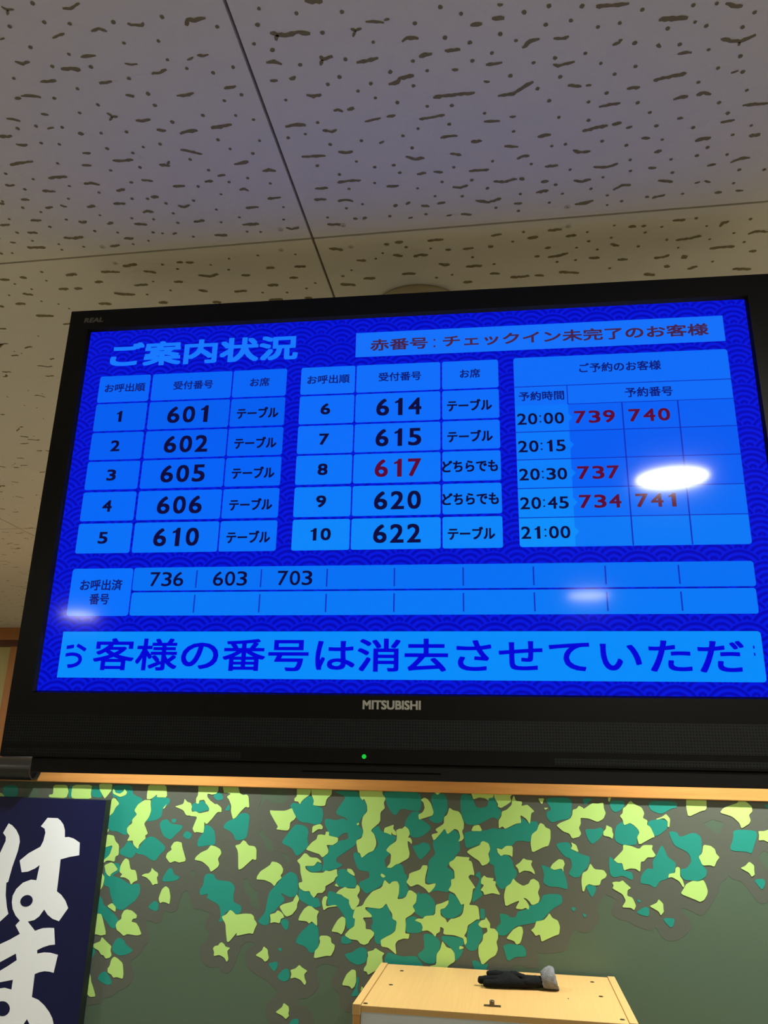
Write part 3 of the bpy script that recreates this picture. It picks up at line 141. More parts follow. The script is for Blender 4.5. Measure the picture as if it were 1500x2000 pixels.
# ------------------------------------------------------------------ materials
M_CEIL = mat('ceiling_board', rgb(214, 207, 196), 0.9, 0.2, noise=0.03, nscale=6, bump=0.15, bscale=260)
M_PIT = mat('ceiling_pit', rgb(128, 116, 88), 0.95, 0.1)
M_GAP = mat('ceiling_gap', rgb(120, 108, 92), 0.95, 0.1)
M_WALL = mat('wall_paint', rgb(214, 206, 190), 0.85, 0.2, noise=0.04, nscale=3)
M_FLOOR = mat('floor_board', rgb(162, 158, 144), 0.6, 0.3, noise=0.15, nscale=4, stretch=(1, 12, 1))
M_MURAL = mat('mural_ground', rgb(82, 102, 83), 0.55, 0.35, noise=0.03, nscale=2, bump=0.05, bscale=900)
M_SHADE = mat('mural_brown_grey', rgb(88, 94, 83), 0.55, 0.35)
M_TEAL = mat('mural_teal', rgb(32, 142, 126), 0.55, 0.35)
M_YEL = mat('mural_yellow_green', rgb(182, 224, 124), 0.55, 0.35)
M_RAIL = mat('rail_wood', rgb(205, 146, 78), 0.45, 0.4, noise=0.22, nscale=7, stretch=(1, 14, 14))
M_WOODF = mat('far_wood', rgb(168, 112, 58), 0.5, 0.4, noise=0.2, nscale=6, stretch=(8, 8, 1))
M_WOODD = mat('far_dark_wood', rgb(92, 48, 24), 0.5, 0.4, noise=0.2, nscale=6)
M_PANE = mat('far_pane', rgb(178, 166, 108), 0.5, 0.4)
M_BLACK = mat('black_plastic', rgb(8, 9, 10), 0.32, 0.25)
M_BLACKM = mat('black_matt', rgb(13, 14, 15), 0.5, 0.25)
M_CHAM = mat('black_gloss_edge', rgb(11, 11, 12), 0.25, 0.3)
M_LETTER = mat('silver_letter', rgb(165, 165, 155), 0.4, 0.5)
M_LETTER2 = mat('grey_letter', rgb(105, 105, 98), 0.4, 0.5)
M_NAVY = mat('navy_cloth', rgb(6, 12, 60), 0.6, 0.3, noise=0.05, nscale=4)
M_NAVYE = mat('banner_edge', rgb(34, 44, 40), 0.7, 0.2)
M_WHITE = mat('white_print', rgb(238, 244, 248), 0.6, 0.3)
M_BEECH = mat('beech_board', rgb(206, 168, 106), 0.42, 0.4, noise=0.10, nscale=5, stretch=(40, 1, 40))
M_BEECHE = mat('beech_edge', rgb(196, 146, 82), 0.5, 0.4, noise=0.12, nscale=5, stretch=(1, 30, 30))
M_GREY = mat('grey_panel', rgb(205, 214, 218), 0.6, 0.3)
M_SCREW = mat('screw_metal', rgb(62, 52, 42), 0.4, 0.6, metal=0.6)
M_GLOVE = mat('black_knit', rgb(22, 24, 25), 0.95, 0.15, noise=0.35, nscale=60, bump=0.9, bscale=420)
M_CUFF = mat('grey_knit', rgb(122, 124, 127), 0.95, 0.05, noise=0.5, nscale=70, bump=0.9, bscale=420)
M_IVORY = mat('ivory_metal', rgb(196, 184, 150), 0.45, 0.4)
M_LAMP = glow('lamp_diffuser', (1.0, 0.95, 0.81, 1), LAMP_L, 0.5, 0.2)
M_TRIM = mat('lamp_trim', rgb(226, 224, 216), 0.5, 0.3)

# ------------------------------------------------------------------ room
b = MB(); b.box(-4.7, 3.2, -4.2, 4.6, -0.1, 0.0); struct(b.build('floor', None, [M_FLOOR]))
b = MB(); b.box(-4.7, -4.6, -4.2, 4.6, 0, CEIL); struct(b.build('wall_left', None, [M_WALL]))
b = MB(); b.box(3.1, 3.2, -4.2, 4.6, 0, CEIL); struct(b.build('wall_right', None, [M_WALL]))
b = MB(); b.box(-4.6, 3.1, -4.2, -4.1, 0, CEIL); struct(b.build('wall_near', None, [M_WALL]))
b = MB(); b.box(-4.6, 3.1, YF + 0.06, YF + 0.18, 0, CEIL); far = struct(b.build('wall_far', None, [M_WALL]))
# far wall woodwork: lintel, dark beam, posts, pale panes
b = MB(); b.box(-4.6, 3.1, YF, YF + 0.06, 2.325, CEIL); b.build('lintel', far, [M_WOODF], bevel=0.003)
b = MB(); b.box(-4.6, 3.1, YF + 0.015, YF + 0.06, 2.285, 2.325); b.build('beam', far, [M_WOODD])
for k in range(-1, 4):
    x = -2.956 + k * 1.35
    b = MB(); b.box(x - 0.055, x + 0.05, YF + 0.005, YF + 0.06, 0, 2.285); b.build('post', far, [M_WOODF], bevel=0.003)
    b = MB(); b.box(x + 0.045, x + 0.16, YF + 0.02, YF + 0.06, 0, 2.285); b.build('post', far, [M_WOODD])
    b = MB(); b.box(x - 1.19, x - 0.045, YF + 0.03, YF + 0.06, 0.9, 2.285); b.build('pane', far, [M_PANE])

# ceiling: boards with open joints and a backing above them
pw, pl, g = SEAM_X[0] - SEAM_X[1], SEAM_Y[1] - SEAM_Y[0], 0.0021
b = MB()
for i in range(-3, 4):
    for j in range(-4, 4):
        x0, x1 = SEAM_X[0] + i * pw + g, SEAM_X[0] + (i + 1) * pw - g
        y0, y1 = SEAM_Y[0] + j * pl + g, SEAM_Y[0] + (j + 1) * pl - g
        x0, x1, y0, y1 = max(x0, -4.6), min(x1, 3.1), max(y0, -4.1), min(y1, 4.48)
        if x1 - x0 > .01 and y1 - y0 > .01: b.box(x0, x1, y0, y1, CEIL, CEIL + 0.009)
b.box(-4.7, 3.2, -4.2, 4.6, CEIL + 0.009, CEIL + 0.06, 1)
ceil = struct(b.build('ceiling', None, [M_CEIL, M_GAP]))

# worm-hole pits of the acoustic board
rng = random.Random(7)
pit = MB(); pit.flat = True
def disc(x, y, r, z, n=8, asp=1.0):
    a0 = rng.random()
    vs_ = [(x + r * math.cos(a0 + 2 * math.pi * k / n) * (0.85 + 0.3 * rng.random()), y + asp * r * math.sin(a0 + 2 * math.pi * k / n) * (0.85 + 0.3 * rng.random()), z) for k in range(n)]
    pit.add(vs_, [tuple(range(n))[::-1]])
def worm(pts, w, z):
    # ragged ribbon along a polyline
    dense = []
    for (ax, ay), (bx, by) in zip(pts, pts[1:]):
        L = math.hypot(bx - ax, by - ay); n = max(2, int(L / 0.0035))
        for k in range(n): dense.append((ax + (bx - ax) * k / n, ay + (by - ay) * k / n))
    dense.append(pts[-1])
    up, dn = [], []
    n = len(dense)
    for k, (x, y) in enumerate(dense):
        a = dense[max(0, k - 1)]; c = dense[min(n - 1, k + 1)]
        dx, dy = c[0] - a[0], c[1] - a[1]; l = math.hypot(dx, dy) or 1
        nx, ny = -dy / l, dx / l
        t = w / 2 * (0.6 + 0.75 * rng.random()) * (0.55 if k in (0, n - 1) else 1)
        t2 = w / 2 * (0.6 + 0.75 * rng.random()) * (0.55 if k in (0, n - 1) else 1)
        up.append((x + nx * t, y + ny * t, z)); dn.append((x - nx * t2, y - ny * t2, z))
    bse = len(up)
    pit.add(up + dn, [(k, k + 1, bse + k + 1, bse + k) for k in range(bse - 1)])
ZP = CEIL - 0.0004
for it in PIT_WORMS.split(';'):
    w, p = it.split(':'); worm(dec(p)[0], int(w) / 1e5 * 1.45, ZP)
for x, y in dec(PIT_DOTS)[0]: disc(x, y, rng.uniform(0.0022, 0.0029), ZP, 8)
def inside(x, y):
    s = [(TRACED[(i + 1) % 4][0] - TRACED[i][0]) * (y - TRACED[i][1]) - (TRACED[(i + 1) % 4][1] - TRACED[i][1]) * (x - TRACED[i][0]) for i in range(4)]
    return all(v >= 0 for v in s) or all(v <= 0 for v in s)
for k in range(7600):
    x, y = rng.uniform(-3.6, 1.6), rng.uniform(0.1, 4.4)
    if inside(x, y): continue
    if rng.random() < 0.52: disc(x, y, rng.uniform(0.0016, 0.0026), ZP, 6)
    else:
        L = rng.choice((0.012, 0.016, 0.02, 0.026, 0.034)); a = rng.gauss(0, 0.25); w = rng.uniform(0.0036, 0.0056)
        pts = [(x, y)]
        for q in range(3):
            a2 = a + rng.gauss(0, 0.35); pts.append((pts[-1][0] + L / 3 * math.cos(a2), pts[-1][1] + L / 3 * math.sin(a2)))
        worm(pts, w, ZP)
pit.build('pits', ceil, [M_PIT])
b = MB()
for x, y in SCREWS:
    b.lathe([(0.0042, 0.0), (0.0046, -0.0004), (0.0028, -0.0009)], (x, y, CEIL), n=12, mi=0)
    b.box(x - 0.0016, x + 0.0016, y - 0.0004, y + 0.0004, CEIL - 0.0012, CEIL - 0.0008, 1)
b.build('screws', ceil, [mat('painted_screw', rgb(186, 178, 164), 0.6), M_PIT])

# partition with the leaf mural, its wooden cap rail
b = MB(); b.box(-3.4, 2.4, YW, YW + 0.12, 0, 1.56); part = struct(b.build('wall_partition', None, [M_MURAL]))
def soften(p, t):
    out = []
    for i in range(len(p)):
        (ax, az), (bx, bz) = p[i], p[(i + 1) % len(p)]
        out += [(ax + (bx - ax) * t, az + (bz - az) * t), (bx + (ax - bx) * t, bz + (az - bz) * t)]
    return out
def layer(name, polys, y, m, cut=0.15):
    mb = MB(); mb.flat = True
    for k, p in enumerate(polys):
        p = soften(p, cut) if cut < .2 else soften(soften(p, cut), .25)
        a = sum(p[i][0] * p[(i + 1) % len(p)][1] - p[(i + 1) % len(p)][0] * p[i][1] for i in range(len(p)))
        if a < 0: p = p[::-1]
        q = [(x, min(z, 1.5585)) for x, z in p]
        mb.add([(x, y - k * 5e-6, z) for x, z in q], [tuple(range(len(q)))])
    return mb.build(name, part, [m])
Y_ = dec(LEAF_YELLOW); T_ = dec(LEAF_TEAL)
# the brown-grey shade around the leaves: an even margin about all of them, contoured on a grid
import numpy as np
GX, GZ, gs = np.arange(-1.80, 0.92, 0.008), np.arange(0.70, 1.5585, 0.008), 0.008
PX, PZ = np.meshgrid(GX, GZ, indexing='ij'); dist = np.full(PX.shape, 9.0)
for p in Y_ + T_:
    q = np.array(p); ins = np.zeros(PX.shape, bool); dm = np.full(PX.shape, 9.0)
    for i in range(len(q)):
        (ax, az), (bx, bz) = q[i], q[(i + 1) % len(q)]
        ll = (bx - ax) ** 2 + (bz - az) ** 2 or 1e-9
        t = np.clip(((PX - ax) * (bx - ax) + (PZ - az) * (bz - az)) / ll, 0, 1)
        dm = np.minimum(dm, np.hypot(PX - ax - t * (bx - ax), PZ - az - t * (bz - az)))
        if az != bz: ins ^= ((az > PZ) != (bz > PZ)) & (PX < (bx - ax) * (PZ - az) / (bz - az) + ax)
    dist = np.minimum(dist, np.where(ins, -dm, dm))
dist = dist - 0.034 - 0.013 * np.sin(PX * 31 + 2 * np.sin(PZ * 23)) * np.sin(PZ * 37 + PX * 9)
mb = MB(); mb.flat = True; YG = YW - 0.0003
for i in range(len(GX) - 1):
    for j in range(len(GZ) - 1):
        c = [(i, j), (i + 1, j), (i + 1, j + 1), (i, j + 1)]; dv = [dist[a] for a in c]
        if min(dv) > 0: continue
        pts = []
        for k in range(4):
            a, d2 = c[k], c[(k + 1) % 4]; va, vb = dv[k], dv[(k + 1) % 4]
            if va <= 0: pts.append((GX[a[0]], YG, GZ[a[1]]))
            if (va <= 0) != (vb <= 0):
                t = va / (va - vb); pts.append((GX[a[0]] + t * (GX[d2[0]] - GX[a[0]]), YG, GZ[a[1]] + t * (GZ[d2[1]] - GZ[a[1]])))
        if len(pts) > 2: mb.add(pts, [tuple(range(len(pts)))])
mb.build('brown_leaf_pattern', part, [M_SHADE])
layer('teal_leaf_pattern', T_, YW - 0.0005, M_TEAL, 0.20)
layer('yellow_leaf_pattern', Y_, YW - 0.0010, M_YEL)
b = MB(); b.box(-3.4, 2.4, YW - 0.0105, YW + 0.13, 1.5440, 1.598); struct(b.build('trim_1', None, [M_RAIL], bevel=0.0025))

# ------------------------------------------------------------------ television
tv = empty('television', TV_C, (0, 0, 0))
tv.rotation_mode = 'QUATERNION'
tv.rotation_quaternion = (Matrix.Rotation(TV_ROT[0], 4, 'Z') @ Matrix.Rotation(TV_ROT[1], 4, 'X') @ Matrix.Rotation(TV_ROT[2], 4, 'Y')).to_quaternion()
tag(tv, 'large black flat television hung under the ceiling, blue screen of waiting numbers in Japanese', 'television')
TW, TH = 1.0, 0.5625
def rect(u0, u1, v0, v1, y): return [(u0, y, v0), (u1, y, v0), (u1, y, v1), (u0, y, v1)]
b = MB()
o1 = rect(-.5375, .5375, -.3705, .3197, 0.004); o2 = rect(-.5360, .5360, -.3693, .3183, -.006)
i1 = rect(-.5035, .5035, -.2850, .2850, -.006); i2 = rect(-.5002, .5002, -.2816, .2815, 0.0004)
back = rect(-.5375, .5375, -.3705, .3197, 0.035); bk2 = rect(-.47, .47, -.34, .28, 0.085)
b.loft([bk2, back, o1, o2, i1], 0, True, False)
b.loft([i1, i2], 1, False, False)
b.build('housing', tv, [M_BLACK, M_CHAM])
b = MB(); b.box(-.493, .493, 0.000, 0.05, -.3893, -.3700); b.box(-.12, .06, -.0004, 0.0, -.3806, -.3800, 1)
b.build('lower_panel', tv, [M_BLACKM, mat('groove', rgb(4, 4, 5), 0.8, 0.1)], bevel=0.0012)

def grille_mat():
    m = bpy.data.materials.new('speaker_mesh'); m.use_nodes = True; nt = m.node_tree; p = nt.nodes['Principled BSDF']
    tc = nt.nodes.new('ShaderNodeTexCoord'); mp = nt.nodes.new('ShaderNodeMapping'); mp.inputs['Scale'].default_value = (1 / .00367, 1 / .00367, 1 / .00367)
    nt.links.new(tc.outputs['Object'], mp.inputs['Vector'])
    fr = nt.nodes.new('ShaderNodeVectorMath'); fr.operation = 'FRACTION'; nt.links.new(mp.outputs['Vector'], fr.inputs[0])
    sub = nt.nodes.new('ShaderNodeVectorMath'); sub.operation = 'SUBTRACT'; sub.inputs[1].default_value = (.5, .5, .5); nt.links.new(fr.outputs[0], sub.inputs[0])
    mul = nt.nodes.new('ShaderNodeVectorMath'); mul.operation = 'MULTIPLY'; mul.inputs[1].default_value = (1, 0, 1); nt.links.new(sub.outputs[0], mul.inputs[0])
    ln = nt.nodes.new('ShaderNodeVectorMath'); ln.operation = 'LENGTH'; nt.links.new(mul.outputs[0], ln.inputs[0])
    lt = nt.nodes.new('ShaderNodeMath'); lt.operation = 'LESS_THAN'; lt.inputs[1].default_value = 0.30; nt.links.new(ln.outputs['Value'], lt.inputs[0])
    mx = nt.nodes.new('ShaderNodeMix'); mx.data_type = 'RGBA'; mx.inputs['A'].default_value = rgb(26, 29, 32); mx.inputs['B'].default_value = rgb(3, 4, 5)
    nt.links.new(lt.outputs[0], mx.inputs['Factor']); nt.links.new(mx.outputs['Result'], p.inputs['Base Color'])
    p.inputs['Roughness'].default_value = 0.55; p.inputs['Specular IOR Level'].default_value = 0.2
    return m
M_GRILLE = grille_mat()
b = MB(); b.box(-.533, .533, -.0066, -.005, -.3517, -.3150); b.build('speaker_grille', tv, [M_GRILLE])
b = MB(); b.box(-.530, -.20, -.0066, -.005, -.3665, -.3590); b.build('speaker_grille', tv, [M_GRILLE])
b = MB(); b.box(.20, .530, -.0066, -.005, -.3665, -.3590); b.build('speaker_grille', tv, [M_GRILLE])
b = MB(); b.lathe([(0.0028, 0.0), (0.0028, -0.0008), (0.0018, -0.0012)], (-.0381, -.006, -.3612), 'y', 16)
b.build('power_light', tv, [glow('green_led', rgb(20, 200, 60), 1.0, 0.4, 0.2)], smooth=False)

# --- lettering -----------------------------------------------------
_cache = {}
def glyphs(txt):
    """flat mesh data (verts, faces, bbox) of a text in Blender's own font"""
    if txt in _cache: return _cache[txt]
    cu = bpy.data.curves.new('txt', 'FONT'); cu.body = txt; cu.fill_mode = 'FRONT'; cu.resolution_u = 4
    o = bpy.data.objects.new('txt', cu); C.objects.link(o)
    dg = bpy.context.evaluated_depsgraph_get(); dg.update()
    me = bpy.data.meshes.new_from_object(o.evaluated_get(dg))
    v = [(p.co.x, p.co.y) for p in me.vertices]; f = [tuple(p.vertices) for p in me.polygons]
    bpy.data.objects.remove(o); bpy.data.curves.remove(cu); bpy.data.meshes.remove(me)
    x0, x1 = min(p[0] for p in v), max(p[0] for p in v); y0, y1 = min(p[1] for p in v), max(p[1] for p in v)
    _cache[txt] = (v, f, (x0, x1, y0, y1)); return _cache[txt]
ONE = ([(0.30, 0), (0.62, 0), (0.62, 1), (0.40, 1), (0.30, 0.88), (0.06, 0.80), (0.06, 0.70), (0.30, 0.74)], [(0, 1, 2, 3, 4, 7), (4, 5, 6, 7)])
def fit(txt, x0, x1, yb, yt, bold=0.0, slant=0.0):
    """list of (verts2d, faces) copies filling the box; y grows downwards (screen pixels)"""
    v, f, (a0, a1, b0, b1) = glyphs(txt)
    base = [(x0 + (p[0] - a0) / (a1 - a0) * (x1 - x0) + slant * (p[1] - b0) / (b1 - b0), yb + (p[1] - b0) / (b1 - b0) * (yt - yb)) for p in v]
    offs = [(0, 0)]
    if bold:
        offs += [(bold * i, bold * .8 * j) for i in (-1, 0, 1) for j in (-1, 0, 1) if i or j]
        if bold > 3: offs += [(bold * .5 * i, bold * .4 * j) for i in (-1, 0, 1) for j in (-1, 0, 1) if i or j]
    return [([(x + ox, y + oy) for x, y in base], f) for ox, oy in offs]
def digits(txt, x0, x1, yb, yt, bold=0.0, gap=0.16):
    """numerals set one by one in equal cells, as on the board"""
    out = []; n = len(txt); cols = [0.45 if c == ':' else 1.0 for c in txt]; tot = sum(cols)
    cw = (x1 - x0) / (tot - gap); x = x0
    for c, k in zip(txt, cols):
        w = cw * k - cw * gap
        if c == '1':
            vv, ff = ONE; s = cw * (1 - gap); e = bold * .7
            off = [(0, 0), (e, 0), (-e, 0), (0, 0)]
            for ox, oy in off: out.append(([(x + s * 0.16 + px_ * s + ox * .5, yb + py * (yt - yb) + oy) for px_, py in vv], ff))
        elif c == ':':
            h = yt - yb; r = max(2.2, h * .06) ; cx = x + w / 2 - cw * .02
            for yy in (yb + .22 * h, yb + .72 * h): out.append(([(cx - r, yy - r), (cx + r, yy - r), (cx + r, yy + r), (cx - r, yy + r)], [(0, 1, 2, 3)]))
        else: out += fit(c, x + bold, x + w - bold, yb - bold, yt + bold, bold)
        x += cw * k
    return out

class UI:
    """one flat piece of the picture on the screen, laid out in 1920 x 1080 screen pixels"""
    def __init__(s): s.mb = MB(); s.mb.flat = True; s.mats = []; s.k = 0
    def mi(s, m):
        if m not in s.mats: s.mats.append(m)
        return s.mats.index(m)
    def poly(s, pts, m, lay):
        q = [((x / 1920 - .5) * TW, -lay, (.5 - y / 1080) * TH) for x, y in pts]
        a = sum(q[i][0] * q[(i + 1) % len(q)][2] - q[(i + 1) % len(q)][0] * q[i][2] for i in range(len(q)))
        s.mb.add(q if a > 0 else q[::-1], [tuple(range(len(q)))], s.mi(m))
    def rect(s, x0, y0, x1, y1, m, lay=0.0002, r=0, corners='1111'):
        if not r: return s.poly([(x0, y0), (x1, y0), (x1, y1), (x0, y1)], m, lay)
        pts = []
        for k, (cx, cy, a0) in enumerate(((x0 + r, y0 + r, 180), (x1 - r, y0 + r, 270), (x1 - r, y1 - r, 0), (x0 + r, y1 - r, 90))):
            if corners[k] == '0': pts.append(((x0, x1, x1, x0)[k], (y0, y0, y1, y1)[k])); continue
            for j in range(5):
                a = math.radians(a0 + j * 22.5); pts.append((cx + r * math.cos(a), cy + r * math.sin(a)))
        s.poly(pts, m, lay)
    def text(s, pieces, m, lay=0.0006):
        for vv, ff in pieces:
            s.k += 1; l = lay + (s.k % 40) * 2e-6
            q = [((x / 1920 - .5) * TW, -l, (.5 - y / 1080) * TH) for x, y in vv]
            a = 0
            for f in ff[:1]:
                a = sum(q[f[i]][0] * q[f[(i + 1) % len(f)]][2] - q[f[(i + 1) % len(f)]][0] * q[f[i]][2] for i in range(len(f)))
            s.mb.add(q, [tuple(f) if a > 0 else tuple(f)[::-1] for f in ff], s.mi(m))
    def build(s, name): return s.mb.build(name, screen, s.mats)

# --- the screen and its wave pattern -------------------------------
def wave_mat():
    m = glow('screen_waves', (0, 0, 1, 1)); nt = m.node_tree; p = nt.nodes['Principled BSDF']
    N = nt.nodes; Lk = nt.links
    def val(x):
        return x
    def op(o, *a):
        n = N.new('ShaderNodeMath'); n.operation = o
        for i, x in enumerate(a):
            if isinstance(x, (int, float)): n.inputs[i].default_value = x
            else: Lk.new(x, n.inputs[i])
        return n.outputs[0]
    tc = N.new('ShaderNodeTexCoord'); sx = N.new('ShaderNodeSeparateXYZ'); Lk.new(tc.outputs['Object'], sx.inputs[0])
    r = 61.1 / 1920.0; hh = r / 2
    x = op('ADD', sx.outputs['X'], 21 * r + .12307); z = op('ADD', sx.outputs['Z'], 40 * hh - .22719)
    k0 = op('CEIL', op('SUBTRACT', op('DIVIDE', z, hh), 2.0))
    ds = []
    for i in range(3):
        k = op('ADD', k0, float(i)); dz = op('SUBTRACT', z, op('MULTIPLY', k, hh))
        par = op('MODULO', k, 2.0)
        u = op('ADD', x, op('MULTIPLY', par, r))
        fr = op('FRACT', op('DIVIDE', u, 2 * r)); dx = op('MULTIPLY', op('SUBTRACT', fr, .5), 2 * r)
        ds.append(op('DIVIDE', op('SQRT', op('ADD', op('MULTIPLY', dx, dx), op('MULTIPLY', dz, dz))), r))
    in0, in1 = op('LESS_THAN', ds[0], 1.0), op('LESS_THAN', ds[1], 1.0)
    inner = op('ADD', op('MULTIPLY', in1, ds[1]), op('MULTIPLY', op('SUBTRACT', 1.0, in1), ds[2]))
    d = op('ADD', op('MULTIPLY', in0, ds[0]), op('MULTIPLY', op('SUBTRACT', 1.0, in0), inner))
    ring = op('COSINE', op('MULTIPLY', d, 2 * math.pi * 4.0))
    dark = op('MINIMUM', op('MAXIMUM', op('SUBTRACT', .5, op('MULTIPLY', ring, 0.9)), 0.0), 1.0)
    mx = N.new('ShaderNodeMix'); mx.data_type = 'RGBA'
    mx.inputs['A'].default_value = rgb(0, 22, 220); mx.inputs['B'].default_value = rgb(0, 4, 182)
    Lk.new(dark, mx.inputs['Factor']); Lk.new(mx.outputs['Result'], p.inputs['Emission Color'])
    return m
me = bpy.data.meshes.new('screen')
me.from_pydata([(-.501, 0, -.2822), (.501, 0, -.2822), (.501, 0, .2822), (-.501, 0, .2822)], [], [(0, 1, 2, 3)]); me.update()
screen = obj('screen', me, tv, [wave_mat()])

E_TITLE = glow('ui_title', rgb(20, 120, 255))
E_INK = glow('ui_ink', rgb(8, 6, 62)); E_INK2 = glow('ui_head_ink', rgb(10, 24, 120))
E_RED = glow('ui_red', rgb(88, 6, 54)); E_BROWN = glow('ui_brown', rgb(64, 34, 76))
E_BAN = glow('ui_notice', rgb(18, 112, 250))
E_TICK = glow('ui_ticker_ink', rgb(0, 2, 214)); E_LINE = glow('ui_line', rgb(10, 44, 190))
ROWC = [rgb(4, 100, 246), rgb(0, 94, 240), rgb(0, 94, 242), rgb(0, 98, 246), rgb(2, 104, 248), rgb(4, 112, 248)]  # lower rows lighter: the panel's off-axis light shift put into the colours
E_ROW = [glow('ui_cell', c) for c in ROWC]
E_ROW2 = [glow('ui_cell', c) for c in (rgb(12, 110, 250), rgb(8, 108, 250), rgb(8, 110, 250), rgb(6, 116, 250), rgb(6, 124, 250), rgb(8, 134, 250))]
E_RES = glow('ui_res', rgb(10, 108, 248)); E_RESN = [glow('ui_res_cell', c) for c in (rgb(4, 96, 244), rgb(2, 92, 242), rgb(2, 96, 244), rgb(4, 108, 246), rgb(6, 120, 246))]
E_REST = [glow('ui_res_time', c) for c in (rgb(6, 116, 250), rgb(6, 120, 250), rgb(6, 126, 250), rgb(6, 134, 250), rgb(8, 142, 250))]
E_BOX = glow('ui_box', rgb(4, 112, 252)); E_STRIP = [glow('ui_strip', rgb(2, 112, 244)), glow('ui_strip', rgb(4, 120, 246))]
E_TICKB = glow('ui_ticker', rgb(4, 140, 250))

u = UI(); u.text(fit('ご案内状況', 78, 653, 122, 46, 3.6), E_TITLE); u.build('title_text')
u = UI(); u.rect(829, 47.5, 1857, 127, E_BAN)
u.text(fit('赤番号', 873, 1038, 108, 72, 1.2) + fit('チェックイン未完了のお客様', 1084, 1814, 106, 70, 1.2), E_BROWN)
for yy in (79, 100): u.rect(1056, yy, 1061, yy + 6, E_BROWN, 0.0006)
u.build('notice_strip')

ROWS = [(154, 241), (246, 334), (339.5, 425), (430.5, 517), (524.5, 611), (618.5, 705.5)]
def queue(cols, heads, idx, nums, seats, nx, sxr, ecell, red=()):
    u = UI()
    for r, (y0, y1) in enumerate(ROWS):
        for c, (x0, x1) in enumerate(cols): u.rect(x0, y0, x1, y1, ecell[r], 0.0002, 6)
    for t, (x0, x1) in zip(('お呼出順', '受付番号', 'お席'), heads): u.text(fit(t, x0, x1, 208, 181, 0.7), E_INK2)
    for r in range(5):
        y0 = ROWS[r + 1][0]
        cx = (cols[0][0] + cols[0][1]) / 2 - 3; w = 28 if idx[r] < 10 else 62
        u.text(digits(str(idx[r]), cx - w / 2, cx + w / 2, y0 + 60, y0 + 25, 1.4), E_INK)
        u.text(digits(nums[r], nx[0], nx[1], y0 + 70, y0 + 17, 1.7, 0.2), E_RED if r in red else E_INK)
        s = seats[r]
        if s == 't': u.text(fit('テーブル', sxr[0], sxr[1], y0 + 63, y0 + 30, 1.2), E_INK)
        else: u.text(fit('どちらでも', 1081, 1229, y0 + 60, y0 + 28, 1.2), E_INK)
    u.build('queue_table')
queue([(51.5, 211), (218, 463), (467, 628)], [(72, 197), (286, 406), (520, 577)], [1, 2, 3, 4, 5], ['601', '602', '605', '606', '610'], 'ttttt', (277, 408), (488, 609), E_ROW)
queue([(671, 830), (834, 1075), (1080, 1238)], [(691, 814), (899, 1020), (1131, 1187)], [6, 7, 8, 9, 10], ['614', '615', '617', '620', '622'], 'ttddt', (894, 1022), (1095, 1217), E_ROW2, (2,))

u = UI()
u.rect(1281, 152, 1858, 705, E_RES, 0.0002, 8)
yl = [300.5, 380, 461, 543, 625, 704]
for r in range(5):
    u.rect(1425, yl[r], 1857, yl[r + 1], E_RESN[r], 0.0003, 7 if r == 4 else 0, '0010')
    u.rect(1281.5, yl[r], 1424, yl[r + 1], E_REST[r], 0.0003, 7 if r == 4 else 0, '0001')
    ym = (yl[r] + yl[r + 1]) / 2
    u.poly([(1424, ym - 12), (1435, ym), (1424, ym + 12)], E_REST[r], 0.0004)
for y in (243, 380, 461, 543, 625): u.rect(1281, y - 1.2, 1858, y + 1.2, E_LINE, 0.0005)
u.rect(1425, 299.5, 1858, 301.5, E_LINE, 0.0005); u.rect(1423.2, 243, 1425.6, 301, E_LINE, 0.0005)
for x in (1568, 1714): u.rect(x - 1.8, 300, x + 1.8, 704, E_LINE, 0.0005)
u.text(fit('ご予約のお客様', 1461, 1679, 206, 178, 0.7) + fit('予約時間', 1293, 1415, 286, 259, 0.7) + fit('予約番号', 1579, 1703, 286, 258, 0.7), E_INK2)
for r, t in enumerate(('20:00', '20:15', '20:30', '20:45', '21:00')):
    y = 341 + 81.2 * r; u.text(digits(t, 1286, 1412, y + 17, y - 17, 0.8, 0.14), E_INK)
for r, c, t in ((0, 0, '739'), (0, 1, '740'), (2, 0, '737'), (3, 0, '734'), (3, 1, '741')):
    y = 340.5 + 80.8 * r; x = (1439, 1583)[c]; u.text(digits(t, x, x + 108, y + 19, y - 18.5, 1.3, 0.18), E_RED)
u.build('reservation_table')

u = UI()
u.rect(52.5, 749.5, 229.5, 882, E_BOX, 0.0002, 8)
u.rect(232, 748.5, 1855, 813, E_STRIP[0], 0.0002, 7); u.rect(233, 817.5, 1853, 881.5, E_STRIP[1], 0.0002, 7)
for k in range(8):
    x = 412.5 + 180.2 * k
    for y0, y1 in ((757, 806), (825, 874)): u.rect(x - 1.8, y0, x + 1.8, y1, E_LINE, 0.0005)
u.text(fit('お呼出済', 82, 202, 811, 781, 0.8) + fit('番号', 114, 169, 850, 821, 0.8), E_INK2)
for t, x in (('736', 281), ('603', 459.5), ('703', 638.5)): u.text(digits(t, x, x + 95, 801.5, 761.5, 0.5, 0.14), E_INK)
u.build('called_number_strip')

u = UI(); u.rect(51, 924.5, 1851, 1047, E_TICKB, 0.0002, 8, '0110')
u.text(fit('客様の番号は消去させていただ', 148, 1806, 1026, 944, 1.9), E_TICK)
